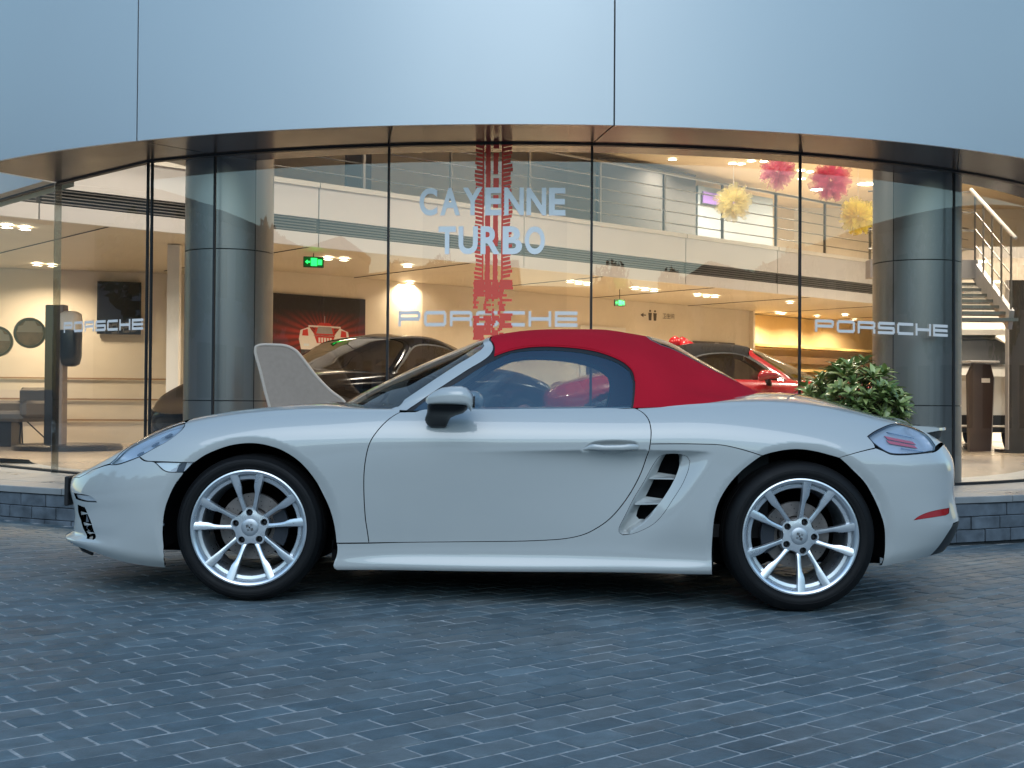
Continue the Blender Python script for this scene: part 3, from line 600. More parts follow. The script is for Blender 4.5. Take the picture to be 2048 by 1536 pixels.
def round_frame(c, r, label):
    root = empty('round_picture', c, (0, 0, 0.263)); tag(root, label, 'picture', 'round framed pictures')
    MB().lathe([(r, -0.03), (r, 0.04), (r - 0.03, 0.045), (r - 0.035, 0.01)], 40, axis='y').build('frame', M_gloss0, root, smooth=True, angle=0.6)
    MB().lathe([(0.0001, 0.012), (r - 0.03, 0.012)], 40, axis='y').build('print', mat('print_sepia', (0.22, 0.12, 0.06), 0.5, var=0.5, vscale=6), root)
    MB().prism([(-0.16, -0.02), (0.16, -0.02), (0.15, 0.06), (0.09, 0.07), (0.06, 0.13), (-0.06, 0.13), (-0.09, 0.07), (-0.15, 0.06)], 0.014, 0.018, lambda a, b, h: (a, -h, b + 0.03)).build('printed_car', mat('print_cream', (0.45, 0.36, 0.26), 0.5), root)
round_frame((-6.4443, 16.9500, 1.8081), 0.205, 'round framed car picture beside the black charging pillar')
round_frame((-6.8430, 16.8500, 1.6868), 0.205, 'round framed picture cut by the left image edge')
# charging pillar on a round base, with the charger hung on its side
ch = empty('charging_pillar', (-5.7093, 15.9234, 0.2950)); tag(ch, 'tall black charging pillar on a flat dark round base', 'charging pillar')
MB().box((-0.03, 0, 0.91), (0.20, 0.16, 1.80), bev=0.01).build('pillar', M_slab, ch); MB().box((0.085, -0.02, 0.91), (0.05, 0.18, 1.80), bev=0.006).build('edge_strip', mat('strip_taupe', (0.26, 0.21, 0.18), 0.4), ch)
MB().lathe([(0.0001, 0.07), (0.62, 0.07), (0.66, 0.05), (0.66, 0.002), (0.0001, 0.002)], 48, (0.15, 0, 0)).build('base', M_slab, ch, smooth=True, angle=0.5)
cb = MB(); vs_ = []; k = 20
for z, hx, hy in ((1.04, 0.05, 0.06), (1.07, 0.10, 0.11), (1.16, 0.12, 0.13), (1.45, 0.125, 0.135), (1.49, 0.12, 0.13)):
    for j in range(k):
        a = 2 * math.pi * j / k; vs_.append((0.19 + hx * np.sign(math.cos(a)) * abs(math.cos(a)) ** 0.6, -0.06 + hy * np.sign(math.sin(a)) * abs(math.sin(a)) ** 0.6, z))
cb.add(vs_, [(i * k + j, i * k + (j + 1) % k, i * k + k + (j + 1) % k, i * k + k + j) for i in range(4) for j in range(k)] + [tuple(range(k)), tuple(4 * k + j for j in range(k))]); cbo = cb.build('charger', M_gloss0, ch, smooth=True, angle=0.9)
cb = MB(); vs_ = []
for z, hx, hy in ((1.495, 0.122, 0.132), (1.60, 0.125, 0.135), (1.70, 0.115, 0.125), (1.73, 0.07, 0.08)):
    for j in range(k):
        a = 2 * math.pi * j / k; vs_.append((0.19 + hx * np.sign(math.cos(a)) * abs(math.cos(a)) ** 0.6, -0.06 + hy * np.sign(math.sin(a)) * abs(math.sin(a)) ** 0.6, z))
cb.add(vs_, [(i * k + j, i * k + (j + 1) % k, i * k + k + (j + 1) % k, i * k + k + j) for i in range(3) for j in range(k)] + [tuple(range(k)), tuple(3 * k + j for j in range(k))]); cb.build('white_cover', M_white, cbo, smooth=True, angle=0.9)
# lounge chair and low table at the far left
lc = empty('lounge_chair', (-6.5886, 17.0633, 0.2950), (0, 0, -0.5)); tag(lc, 'low grey lounge chair on thin crossed legs at the left edge', 'chair')
MB().box((0, 0, 0.40), (0.80, 0.70, 0.14), bev=0.04).build('seat', M_grey, lc); b = MB().box((0.0, 0.33, 0.58), (0.80, 0.12, 0.42), bev=0.04); b.build('backrest', M_grey, lc)
for s_ in (-1, 1): MB().box((s_ * 0.40, 0.0, 0.50), (0.12, 0.70, 0.22), bev=0.04).build('armrest', M_grey, lc)
for s_ in (-1, 1):
    for t_ in (-1, 1): MB().tube([(s_ * 0.05, t_ * 0.05, 0.33), (s_ * 0.30, t_ * 0.28, 0.0)], 0.010, 6).build('leg', M_gloss0, lc)
lt = empty('low_table', (-6.8237, 17.0135, 0.2950)); tag(lt, 'low dark table at the far left image edge', 'table')
MB().box((0, 0, 0.42), (0.55, 0.5, 0.05), bev=0.01).build('tabletop', M_slab, lt); MB().box((0.0, 0, 0.2), (0.38, 0.36, 0.395)).build('base', M_slab, lt)
tag(MB().box(((-4.0580, 15.2000, 1.5232)[0], 15.2, 1.54), (0.145, 0.10, 2.48)).build('white_post', M_white), 'white vertical wall post between the left wall and the left column', 'post')
# ------------------------------------------------------------------ right corner: stair, lectern, black stele
sr = empty('staircase', (7.2667, 20.4858, 0.2950)); sx0 = (5.4077, 15.6000, 2.4680); tag(sr, 'open steel staircase with glass treads rising behind the right column', 'staircase')
def Sr(o): p = sr.location; o.parent = sr; o.matrix_parent_inverse = Matrix.Translation((-p[0], -p[1], -p[2])); return o
M_tread = mat('stair_tread', (0.20, 0.21, 0.20), 0.25, metal=0.3); M_string = mat('stair_string', (0.46, 0.45, 0.46), 0.4, metal=0.3)
tp0, tp1 = Vector((5.5686, 15.2000, 2.5201)), Vector((5.3059, 13.4000, 1.6971))
SY = 15.2
for k in range(7):
    t = k / 6.0; c = Vector((5.3081, 15.4000, 2.3870)) * (1 - t) + Vector((4.9834, 13.9000, 1.8600)) * t
    Sr(MB().box((c.x - 0.02, c.y, c.z), (1.05, 0.26, 0.035)).build('tread', M_tread))
e0, e1 = Vector((5.6114, 15.4000, 2.5715)), Vector((5.4599, 13.9000, 1.8633))
Sr(MB().seg(e0, e1, 0.05, 0.22).build('stringer', M_string)); Sr(MB().seg(e0 + Vector((-1.3, 0, 0)), e0, 0.22, 0.22).build('landing_edge', M_string))
for k in range(5):
    t = k / 4; c = e0 * (1 - t) + e1 * t; Sr(MB().tube([c, c + Vector((0, 0, 0.92))], 0.012, 6).build('baluster', M_steel))
for dz in (0.3, 0.5, 0.7): Sr(MB().tube([e0 + Vector((0, 0, dz)), e1 + Vector((0, 0, dz))], 0.008, 6).build('rail', M_steel))
Sr(MB().tube([e0 + Vector((-0.05, 0, 0.98)), e1 + Vector((0.05, 0, 0.90))], 0.022, 8).build('handrail', M_white, None, smooth=True))
for k in range(5):
    c = e0 + Vector((-0.25 * k, 0, 0)); Sr(MB().tube([c, c + Vector((0, 0, 0.95))], 0.012, 6).build('baluster', M_steel))
for dz in (0.25, 0.48, 0.70, 0.95): Sr(MB().tube([e0 + Vector((-1.3, 0, dz)), e0 + Vector((0, 0, dz))], 0.010, 6).build('rail', M_steel))
le = empty('lectern', (6.4460, 17.5301, 0.2950), (0, 0, 0.25)); le.scale = (0.82, 1, 1); tag(le, 'dark brown leaning info lectern beside the right column', 'lectern')
M_lect = mat('lectern_brown', (0.055, 0.035, 0.028), 0.3)
MB().prism([(-0.20, 0), (0.20, 0), (0.26, 1.02), (0.20, 1.20), (-0.12, 1.22), (-0.23, 1.05)], -0.03, 0.03, lambda a, b, h: (a, h, b)).build('stand', M_lect, le)
MB().prism([(0.20, 0), (0.215, 0), (0.275, 1.02), (0.26, 1.02)], -0.032, 0.032, lambda a, b, h: (a, h, b)).build('edge_strip', M_string, le)
MB().box((0.10, -0.033, 0.98), (0.16, 0.004, 0.06)).build('label_plate', M_white, le); MB().box((-0.06, -0.06, 1.235), (0.56, 0.30, 0.025), bev=0.005).build('top_plate', M_string, le)
st_ = empty('black_stele', (6.9296, 17.2576, 0.2950)); tag(st_, 'tall black display stele cut by the right image edge', 'stele')
MB().box((0.02, 0, 1.17), (0.44, 0.10, 2.34), bev=0.006).build('panel', M_slab, st_); MB().box((-0.205, -0.005, 1.17), (0.012, 0.11, 2.34)).build('edge', M_string, st_); MB().box((0.0, 0, 0.02), (0.6, 0.4, 0.04)).build('foot', M_slab, st_)

tag(wall('right_back_wall', (7.7, 22.9), (12.9, 21.6), PZ, ZC + 0.3, mat('bright_white_wall', (0.82, 0.80, 0.76), 0.6)), kind='structure')
tag(MB().box((9.3, 20.2, 3.12), (5.3, 4.2, 0.16)).build('added_lamp_slab', M_white), kind='structure')  # slab added only to carry the extra downlights below
for p in ((6.85, 18.5, 3.035), (7.7, 18.9, 3.035), (7.2, 20.6, 3.035), (8.2, 21.5, 3.035)):
    downlight(p, 0.09, 75, 'small unseen downlight added to brighten the white off-roader', 'added downlights over the off-roader', 0.5, (1.0, 0.85, 0.66))  # unseen lamps added to brighten the off-roader and the wall behind

# ================================================================== the parked roadster
# ---- smooth lofted surfaces -------------------------------------------------
def cspline(xk, yk, x):
    """natural cubic spline through (xk, yk), vectorised, linear outside"""
    xk = np.asarray(xk, float); yk = np.asarray(yk, float); x = np.asarray(x, float)
    n = len(xk); h = np.diff(xk); A = np.zeros((n, n)); b = np.zeros(n)
    A[0, 0] = A[-1, -1] = 1
    for i in range(1, n - 1):
        A[i, i - 1] = h[i - 1]; A[i, i] = 2 * (h[i - 1] + h[i]); A[i, i + 1] = h[i]
        b[i] = 6 * ((yk[i + 1] - yk[i]) / h[i] - (yk[i] - yk[i - 1]) / h[i - 1])
    m = np.linalg.solve(A, b)
    xc = np.clip(x, xk[0], xk[-1])
    j = np.clip(np.searchsorted(xk, xc) - 1, 0, n - 2)
    d = xc - xk[j]; hj = h[j]
    s = (yk[j + 1] - yk[j]) / hj - hj * (2 * m[j] + m[j + 1]) / 6
    return yk[j] + s * d + m[j] / 2 * d * d + (m[j + 1] - m[j]) / (6 * hj) * d ** 3

def spl_matrix(vk, v):
    """weights W (len(v) x len(vk)) of the natural cubic spline on knots vk"""
    return np.stack([cspline(vk, np.eye(len(vk))[i], v) for i in range(len(vk))], -1)

def superround(d, n):
    d = np.clip(d, 0, 1)
    return np.maximum(1 - (1 - d) ** n, 0) ** (1 / n)

class Loft:
    """rows = list of dict(x,y,z tables, xn,xt end positions, lf,nf,lr,nr roundings)"""
    def __init__(self, rows, vk, warp=0.80, mod=None):
        self.rows, self.vk, self.warp, self.mod = rows, np.array(vk, float), warp, mod
    def g(self, s):
        return s - self.warp * np.sin(2 * np.pi * s) / (2 * np.pi)
    def rowpts(self, s):
        g = self.g(s); out = []
        for r in self.rows:
            x = r['xn'] + (r['xt'] - r['xn']) * g
            y = cspline(r['x'], r['y'], x) * superround((x - r['xn']) / r['lf'], r['nf']) * superround((r['xt'] - x) / r['lr'], r['nr'])
            z = cspline(r['x'], r['z'], x)
            out.append(np.stack([x, y, z], -1))
        return np.stack(out, -2)               # (..., rows, 3)
    def raw(self, s, v):
        s = np.asarray(s, float); v = np.asarray(v, float)
        W = spl_matrix(self.vk, v)             # (N, rows)
        p = (self.rowpts(s) * W[..., None]).sum(-2)
        if self.mod is not None: p = self.mod(p, s, v)
        return p
    def __call__(self, s, v):
        return self.raw(np.ravel(s), np.ravel(v))
    def normal(self, s, v, e=1e-4):
        s = np.ravel(s); v = np.ravel(v)
        s0, s1 = np.clip(s - e, 0, 1), np.clip(s + e, 0, 1)
        v0, v1 = np.clip(v - e, 0, 1), np.clip(v + e, 0, 1)
        n = np.cross(self.raw(s1, v) - self.raw(s0, v), self.raw(s, v1) - self.raw(s, v0))
        n /= np.maximum(np.linalg.norm(n, axis=-1, keepdims=True), 1e-12)
        return n

CAR_ROWS = [
    {'x': [-2.2508, -2.0052, -1.8346, -1.6875, -1.5939, -1.4088, -1.2337, -1.0026, -0.8392, -0.6891, -0.3298, 0.1189, 0.5442, 0.8425, 1.0123, 1.2357, 1.4616, 1.6218, 1.7456, 1.8944, 2.0609], 'y': [0.78, 0.78, 0.79, 0.8, 0.81, 0.83, 0.84, 0.84, 0.838, 0.836, 0.838, 0.84, 0.848, 0.86, 0.86, 0.86, 0.85, 0.83, 0.81, 0.79, 0.79], 'z': [0.1974, 0.1879, 0.1573, 0.1397, 0.1362, 0.1378, 0.1402, 0.1424, 0.1452, 0.1478, 0.1504, 0.1547, 0.1594, 0.16, 0.1677, 0.1786, 0.195, 0.2111, 0.2277, 0.2447, 0.2405], 'xn': -2.2508, 'xt': 2.0609, 'lf': 0.62, 'nf': 2.3, 'lr': 0.42, 'nr': 2.5},
    {'x': [-2.2751, -1.9931, -1.8246, -1.6782, -1.5853, -1.4023, -1.229, -1.0008, -0.8383, -0.6885, -0.3298, 0.1183, 0.5428, 0.8398, 1.0091, 1.2319, 1.4572, 1.6154, 1.7356, 1.8702, 2.0868], 'y': [0.8, 0.8, 0.82, 0.835, 0.845, 0.86, 0.865, 0.854, 0.847, 0.845, 0.846, 0.848, 0.858, 0.875, 0.875, 0.875, 0.865, 0.85, 0.835, 0.82, 0.82], 'z': [0.2162, 0.2155, 0.1934, 0.1759, 0.17, 0.1664, 0.1636, 0.1643, 0.1643, 0.1669, 0.1694, 0.1737, 0.1785, 0.1819, 0.1896, 0.205, 0.2236, 0.2448, 0.2671, 0.2845, 0.2886], 'xn': -2.2751, 'xt': 2.0868, 'lf': 0.64, 'nf': 2.3, 'lr': 0.44, 'nr': 2.6},
    {'x': [-2.2556, -1.9964, -1.8226, -1.6752, -1.5822, -1.402, -1.2299, -1.0017, -0.8395, -0.6899, -0.3309, 0.1179, 0.543, 0.8397, 1.0072, 1.2292, 1.4547, 1.6118, 1.7302, 1.8586, 2.1024], 'y': [0.81, 0.81, 0.835, 0.85, 0.86, 0.865, 0.865, 0.853, 0.844, 0.839, 0.837, 0.839, 0.851, 0.872, 0.882, 0.884, 0.872, 0.86, 0.848, 0.835, 0.835], 'z': [0.2333, 0.2398, 0.2306, 0.2201, 0.2098, 0.2049, 0.2015, 0.1999, 0.1997, 0.2019, 0.204, 0.2083, 0.2134, 0.2172, 0.2283, 0.2461, 0.2667, 0.2906, 0.3091, 0.3241, 0.3413], 'xn': -2.2556, 'xt': 2.1024, 'lf': 0.64, 'nf': 2.3, 'lr': 0.45, 'nr': 2.7},
    {'x': [-2.2306, -2.0042, -1.824, -1.6742, -1.5816, -1.4011, -1.2295, -1.0026, -0.8412, -0.6919, -0.3332, 0.1156, 0.5403, 0.8356, 1.0028, 1.2244, 1.4488, 1.6057, 1.7232, 1.849, 2.1071], 'y': [0.82, 0.82, 0.845, 0.862, 0.87, 0.878, 0.878, 0.862, 0.849, 0.842, 0.838, 0.841, 0.856, 0.885, 0.895, 0.897, 0.888, 0.876, 0.865, 0.85, 0.85], 'z': [0.2698, 0.2859, 0.2983, 0.3017, 0.3001, 0.3044, 0.3076, 0.3103, 0.3121, 0.3142, 0.3206, 0.3295, 0.339, 0.3432, 0.3518, 0.3651, 0.3796, 0.3925, 0.4025, 0.4076, 0.4033], 'xn': -2.2306, 'xt': 2.1071, 'lf': 0.64, 'nf': 2.3, 'lr': 0.45, 'nr': 2.8},
    {'x': [-2.2301, -2.0077, -1.8253, -1.6754, -1.5829, -1.4031, -1.2315, -1.0038, -0.8422, -0.6932, -0.3357, 0.1115, 0.5351, 0.8312, 0.9989, 1.2206, 1.4445, 1.6006, 1.7184, 1.8467, 2.0788], 'y': [0.82, 0.82, 0.85, 0.868, 0.877, 0.884, 0.885, 0.876, 0.868, 0.863, 0.861, 0.865, 0.875, 0.893, 0.9, 0.902, 0.895, 0.886, 0.876, 0.865, 0.865], 'z': [0.3445, 0.3778, 0.4045, 0.4228, 0.4367, 0.4518, 0.4618, 0.4743, 0.4835, 0.4905, 0.5038, 0.5148, 0.5236, 0.5282, 0.5319, 0.5363, 0.54, 0.5424, 0.5437, 0.5404, 0.5002], 'xn': -2.2301, 'xt': 2.0788, 'lf': 0.64, 'nf': 2.3, 'lr': 0.45, 'nr': 2.8},
    {'x': [-2.2524, -2.0088, -1.8287, -1.6797, -1.5871, -1.4071, -1.2351, -1.0063, -0.8441, -0.695, -0.3383, 0.1075, 0.5305, 0.8283, 0.9968, 1.219, 1.4428, 1.5991, 1.717, 1.8457, 2.078], 'y': [0.8, 0.8, 0.84, 0.862, 0.873, 0.881, 0.884, 0.882, 0.88, 0.879, 0.88, 0.884, 0.888, 0.893, 0.897, 0.898, 0.893, 0.884, 0.874, 0.862, 0.862], 'z': [0.4259, 0.4588, 0.5102, 0.5498, 0.5701, 0.5962, 0.6152, 0.6351, 0.6515, 0.6632, 0.6811, 0.6965, 0.7091, 0.7083, 0.7027, 0.6981, 0.6932, 0.6869, 0.6841, 0.6775, 0.6072], 'xn': -2.2524, 'xt': 2.078, 'lf': 0.64, 'nf': 2.3, 'lr': 0.45, 'nr': 2.8},
    {'x': [-2.2654, -2.0205, -1.8412, -1.6906, -1.5968, -1.4153, -1.242, -1.0112, -0.8481, -0.6984, -0.3408, 0.1062, 0.5305, 0.8295, 0.9994, 1.2238, 1.4503, 1.6092, 1.7299, 1.8648, 2.0812], 'y': [0.76, 0.76, 0.8, 0.83, 0.846, 0.858, 0.864, 0.868, 0.868, 0.868, 0.868, 0.87, 0.872, 0.874, 0.874, 0.87, 0.86, 0.846, 0.832, 0.815, 0.815], 'z': [0.4644, 0.5121, 0.5941, 0.649, 0.6783, 0.718, 0.7394, 0.755, 0.7626, 0.7699, 0.7812, 0.792, 0.8045, 0.8125, 0.809, 0.7976, 0.7793, 0.7595, 0.7454, 0.7275, 0.6783], 'xn': -2.2654, 'xt': 2.0812, 'lf': 0.6, 'nf': 2.2, 'lr': 0.45, 'nr': 2.7},
    {'x': [-2.2695, -2.0358, -1.8571, -1.7088, -1.6146, -1.4306, -1.2548, -1.0217, -0.8568, -0.7057, -0.345, 0.1064, 0.5355, 0.8385, 1.0118, 1.2405, 1.4703, 1.6319, 1.7554, 1.896, 2.0722], 'y': [0.7, 0.7, 0.74, 0.77, 0.785, 0.8, 0.81, 0.815, 0.817, 0.818, 0.815, 0.812, 0.81, 0.808, 0.8, 0.79, 0.78, 0.765, 0.75, 0.74, 0.74], 'z': [0.4838, 0.549, 0.6395, 0.7009, 0.7371, 0.784, 0.81, 0.8303, 0.8403, 0.8499, 0.8624, 0.8755, 0.8892, 0.8995, 0.9005, 0.8912, 0.8637, 0.8325, 0.8093, 0.7778, 0.7063], 'xn': -2.2695, 'xt': 2.0722, 'lf': 0.52, 'nf': 2.1, 'lr': 0.42, 'nr': 2.6},
    {'x': [-2.2774, -2.0752, -1.9037, -1.758, -1.6613, -1.472, -1.2911, -1.0495, -0.878, -0.721, -0.3507, 0.1097, 0.5479, 0.8611, 1.0428, 1.2805, 1.5176, 1.6798, 1.8046, 1.964, 2.0705], 'y': [0.56, 0.56, 0.58, 0.6, 0.615, 0.63, 0.64, 0.655, 0.67, 0.685, 0.7, 0.7, 0.69, 0.66, 0.63, 0.61, 0.6, 0.6, 0.6, 0.59, 0.59], 'z': [0.4888, 0.5611, 0.6444, 0.73, 0.7742, 0.8269, 0.8561, 0.8793, 0.8826, 0.8717, 0.8673, 0.876, 0.9005, 0.9388, 0.954, 0.9492, 0.9093, 0.8702, 0.8395, 0.7758, 0.7413], 'xn': -2.2774, 'xt': 2.0705, 'lf': 0.42, 'nf': 2, 'lr': 0.4, 'nr': 2.5},
    {'x': [-2.2734, -2.18, -2.08, -1.95, -1.8, -1.65, -1.5, -1.35, -1.1021, -0.9225, -0.7587, -0.368, 0.12, 0.5832, 0.9112, 1.0986, 1.3459, 1.5946, 1.7648, 1.8949, 2.0735], 'y': [0.3, 0.3, 0.3, 0.3, 0.3, 0.3, 0.3, 0.3, 0.34, 0.35, 0.35, 0.35, 0.35, 0.35, 0.34, 0.33, 0.32, 0.31, 0.31, 0.31, 0.3], 'z': [0.4888, 0.5265, 0.5639, 0.6159, 0.6951, 0.7657, 0.8099, 0.8384, 0.8804, 0.8935, 0.882, 0.8748, 0.8841, 0.9173, 0.9602, 0.9785, 0.9735, 0.9193, 0.8759, 0.8413, 0.7433], 'xn': -2.2734, 'xt': 2.0735, 'lf': 0.42, 'nf': 2, 'lr': 0.4, 'nr': 2.5},
    {'x': [-2.2694, -2.18, -2.08, -1.95, -1.8, -1.65, -1.5, -1.35, -1.1589, -0.9709, -0.7979, -0.3851, 0.1304, 0.6198, 0.9646, 1.1603, 1.4183, 1.6771, 1.8556, 1.9877, 2.0765], 'y': [0.0, 0.0, 0.0, 0.0, 0.0, 0.0, 0.0, 0.0, 0.0, 0.0, 0.0, 0.0, 0.0, 0.0, 0.0, 0.0, 0.0, 0.0, 0.0, 0.0, 0.0], 'z': [0.4888, 0.5277, 0.5651, 0.6151, 0.6923, 0.7625, 0.8071, 0.836, 0.8816, 0.8981, 0.8859, 0.8782, 0.888, 0.9231, 0.9684, 0.9876, 0.9821, 0.9226, 0.877, 0.8396, 0.7433], 'xn': -2.2694, 'xt': 2.0765, 'lf': 0.42, 'nf': 2, 'lr': 0.4, 'nr': 2.5}]
CAR_VK = [0, 0.03, 0.065, 0.17, 0.3, 0.42, 0.5, 0.575, 0.7, 0.86, 1]
TOP_ROWS = [
    {'x': [-0.9115, -0.8209, -0.7249, -0.6201, -0.5134, -0.4137, -0.3232, -0.2327, -0.1535, -0.0291, 0.1067, 0.2651, 0.4008, 0.4799, 0.6281, 0.7896, 0.9107, 1.0218, 1.2043], 'y': [0.8, 0.8, 0.8, 0.8, 0.8, 0.8, 0.8, 0.8, 0.8, 0.8, 0.8, 0.8, 0.8, 0.8, 0.79, 0.77, 0.75, 0.72, 0.72], 'z': [0.894, 0.8882, 0.8717, 0.866, 0.8647, 0.8666, 0.8684, 0.8701, 0.8716, 0.8739, 0.8777, 0.8818, 0.8889, 0.8949, 0.9011, 0.9132, 0.9269, 0.9443, 0.9754], 'xn': -0.9115, 'xt': 1.2043, 'lf': 0.42, 'nf': 2.2, 'lr': 0.42, 'nr': 2.2},
    {'x': [-0.9115, -0.8108, -0.71, -0.6093, -0.5085, -0.4078, -0.307, -0.2063, -0.1055, -0.0048, 0.096, 0.1967, 0.2975, 0.3983, 0.499, 0.5998, 0.7005, 0.8013, 0.902, 1.0028, 1.1035, 1.2043], 'y': [0.8, 0.8044, 0.8001, 0.7879, 0.769, 0.7491, 0.7263, 0.7035, 0.694, 0.6948, 0.6968, 0.6984, 0.6997, 0.7012, 0.7035, 0.7041, 0.7044, 0.703, 0.6942, 0.6785, 0.6713, 0.67], 'z': [0.894, 0.8919, 0.8749, 0.8746, 0.9068, 0.9433, 0.9804, 1.0131, 1.0276, 1.0324, 1.0363, 1.0375, 1.0344, 1.0261, 1.011, 0.9906, 0.9707, 0.9556, 0.9487, 0.9488, 0.9582, 0.9754], 'xn': -0.9115, 'xt': 1.2043, 'lf': 0.42, 'nf': 2.2, 'lr': 0.42, 'nr': 2.2},
    {'x': [-0.9115, -0.8212, -0.7263, -0.6238, -0.5208, -0.4236, -0.3342, -0.2437, -0.1628, -0.0335, 0.1077, 0.2725, 0.4138, 0.4962, 0.6483, 0.8106, 0.9326, 1.0407, 1.2043], 'y': [0.8, 0.8, 0.79, 0.765, 0.725, 0.685, 0.645, 0.6, 0.572, 0.565, 0.57, 0.575, 0.58, 0.585, 0.6, 0.62, 0.62, 0.62, 0.62], 'z': [0.894, 0.8977, 0.8831, 0.8783, 0.9399, 1.009, 1.0719, 1.1359, 1.1716, 1.1885, 1.1957, 1.1891, 1.1586, 1.1271, 1.0591, 0.994, 0.9661, 0.9545, 0.9754], 'xn': -0.9115, 'xt': 1.2043, 'lf': 0.42, 'nf': 2.2, 'lr': 0.42, 'nr': 2.2},
    {'x': [-0.9115, -0.8108, -0.71, -0.6093, -0.5085, -0.4078, -0.307, -0.2063, -0.1055, -0.0048, 0.096, 0.1967, 0.2975, 0.3983, 0.499, 0.5998, 0.7005, 0.8013, 0.902, 1.0028, 1.1035, 1.2043], 'y': [0.448, 0.4477, 0.4408, 0.4256, 0.4032, 0.3799, 0.3535, 0.3274, 0.3163, 0.3169, 0.319, 0.3208, 0.3224, 0.3244, 0.3277, 0.3327, 0.3402, 0.3469, 0.3475, 0.3471, 0.3473, 0.3472], 'z': [0.894, 0.9407, 0.9782, 1.0184, 1.0702, 1.122, 1.1736, 1.2191, 1.244, 1.2572, 1.2648, 1.2667, 1.2657, 1.2597, 1.2419, 1.2189, 1.1916, 1.1446, 1.0936, 1.0478, 1.0046, 0.9773], 'xn': -0.9115, 'xt': 1.2043, 'lf': 0.42, 'nf': 2.2, 'lr': 0.42, 'nr': 2.2},
    {'x': [-0.9115, -0.8352, -0.7485, -0.6643, -0.58, -0.4957, -0.4113, -0.3243, -0.2449, -0.2065, -0.1294, -0.0239, 0.0817, 0.1875, 0.2959, 0.4275, 0.5052, 0.6139, 0.7019, 0.7565, 0.8191, 0.9363, 1.0535, 1.142, 1.1809, 1.2017], 'y': [0.0, 0.0, 0.0, 0.0, 0.0, 0.0, 0.0, 0.0, 0.0, 0.0, 0.0, 0.0, 0.0, 0.0, 0.0, 0.0, 0.0, 0.0, 0.0, 0.0, 0.0, 0.0, 0.0, 0.0, 0.0, 0.0], 'z': [0.894, 0.9419, 0.991, 1.038, 1.0799, 1.1186, 1.1564, 1.1942, 1.2293, 1.2414, 1.2606, 1.2784, 1.2884, 1.2917, 1.2938, 1.2916, 1.2817, 1.265, 1.246, 1.2238, 1.1849, 1.1175, 1.05, 1.004, 0.9905, 0.978], 'xn': -0.9115, 'xt': 1.2043, 'lf': 0.42, 'nf': 2.2, 'lr': 0.42, 'nr': 2.2}]
TOP_VK = [0, 0.22, 0.45, 0.75, 1]
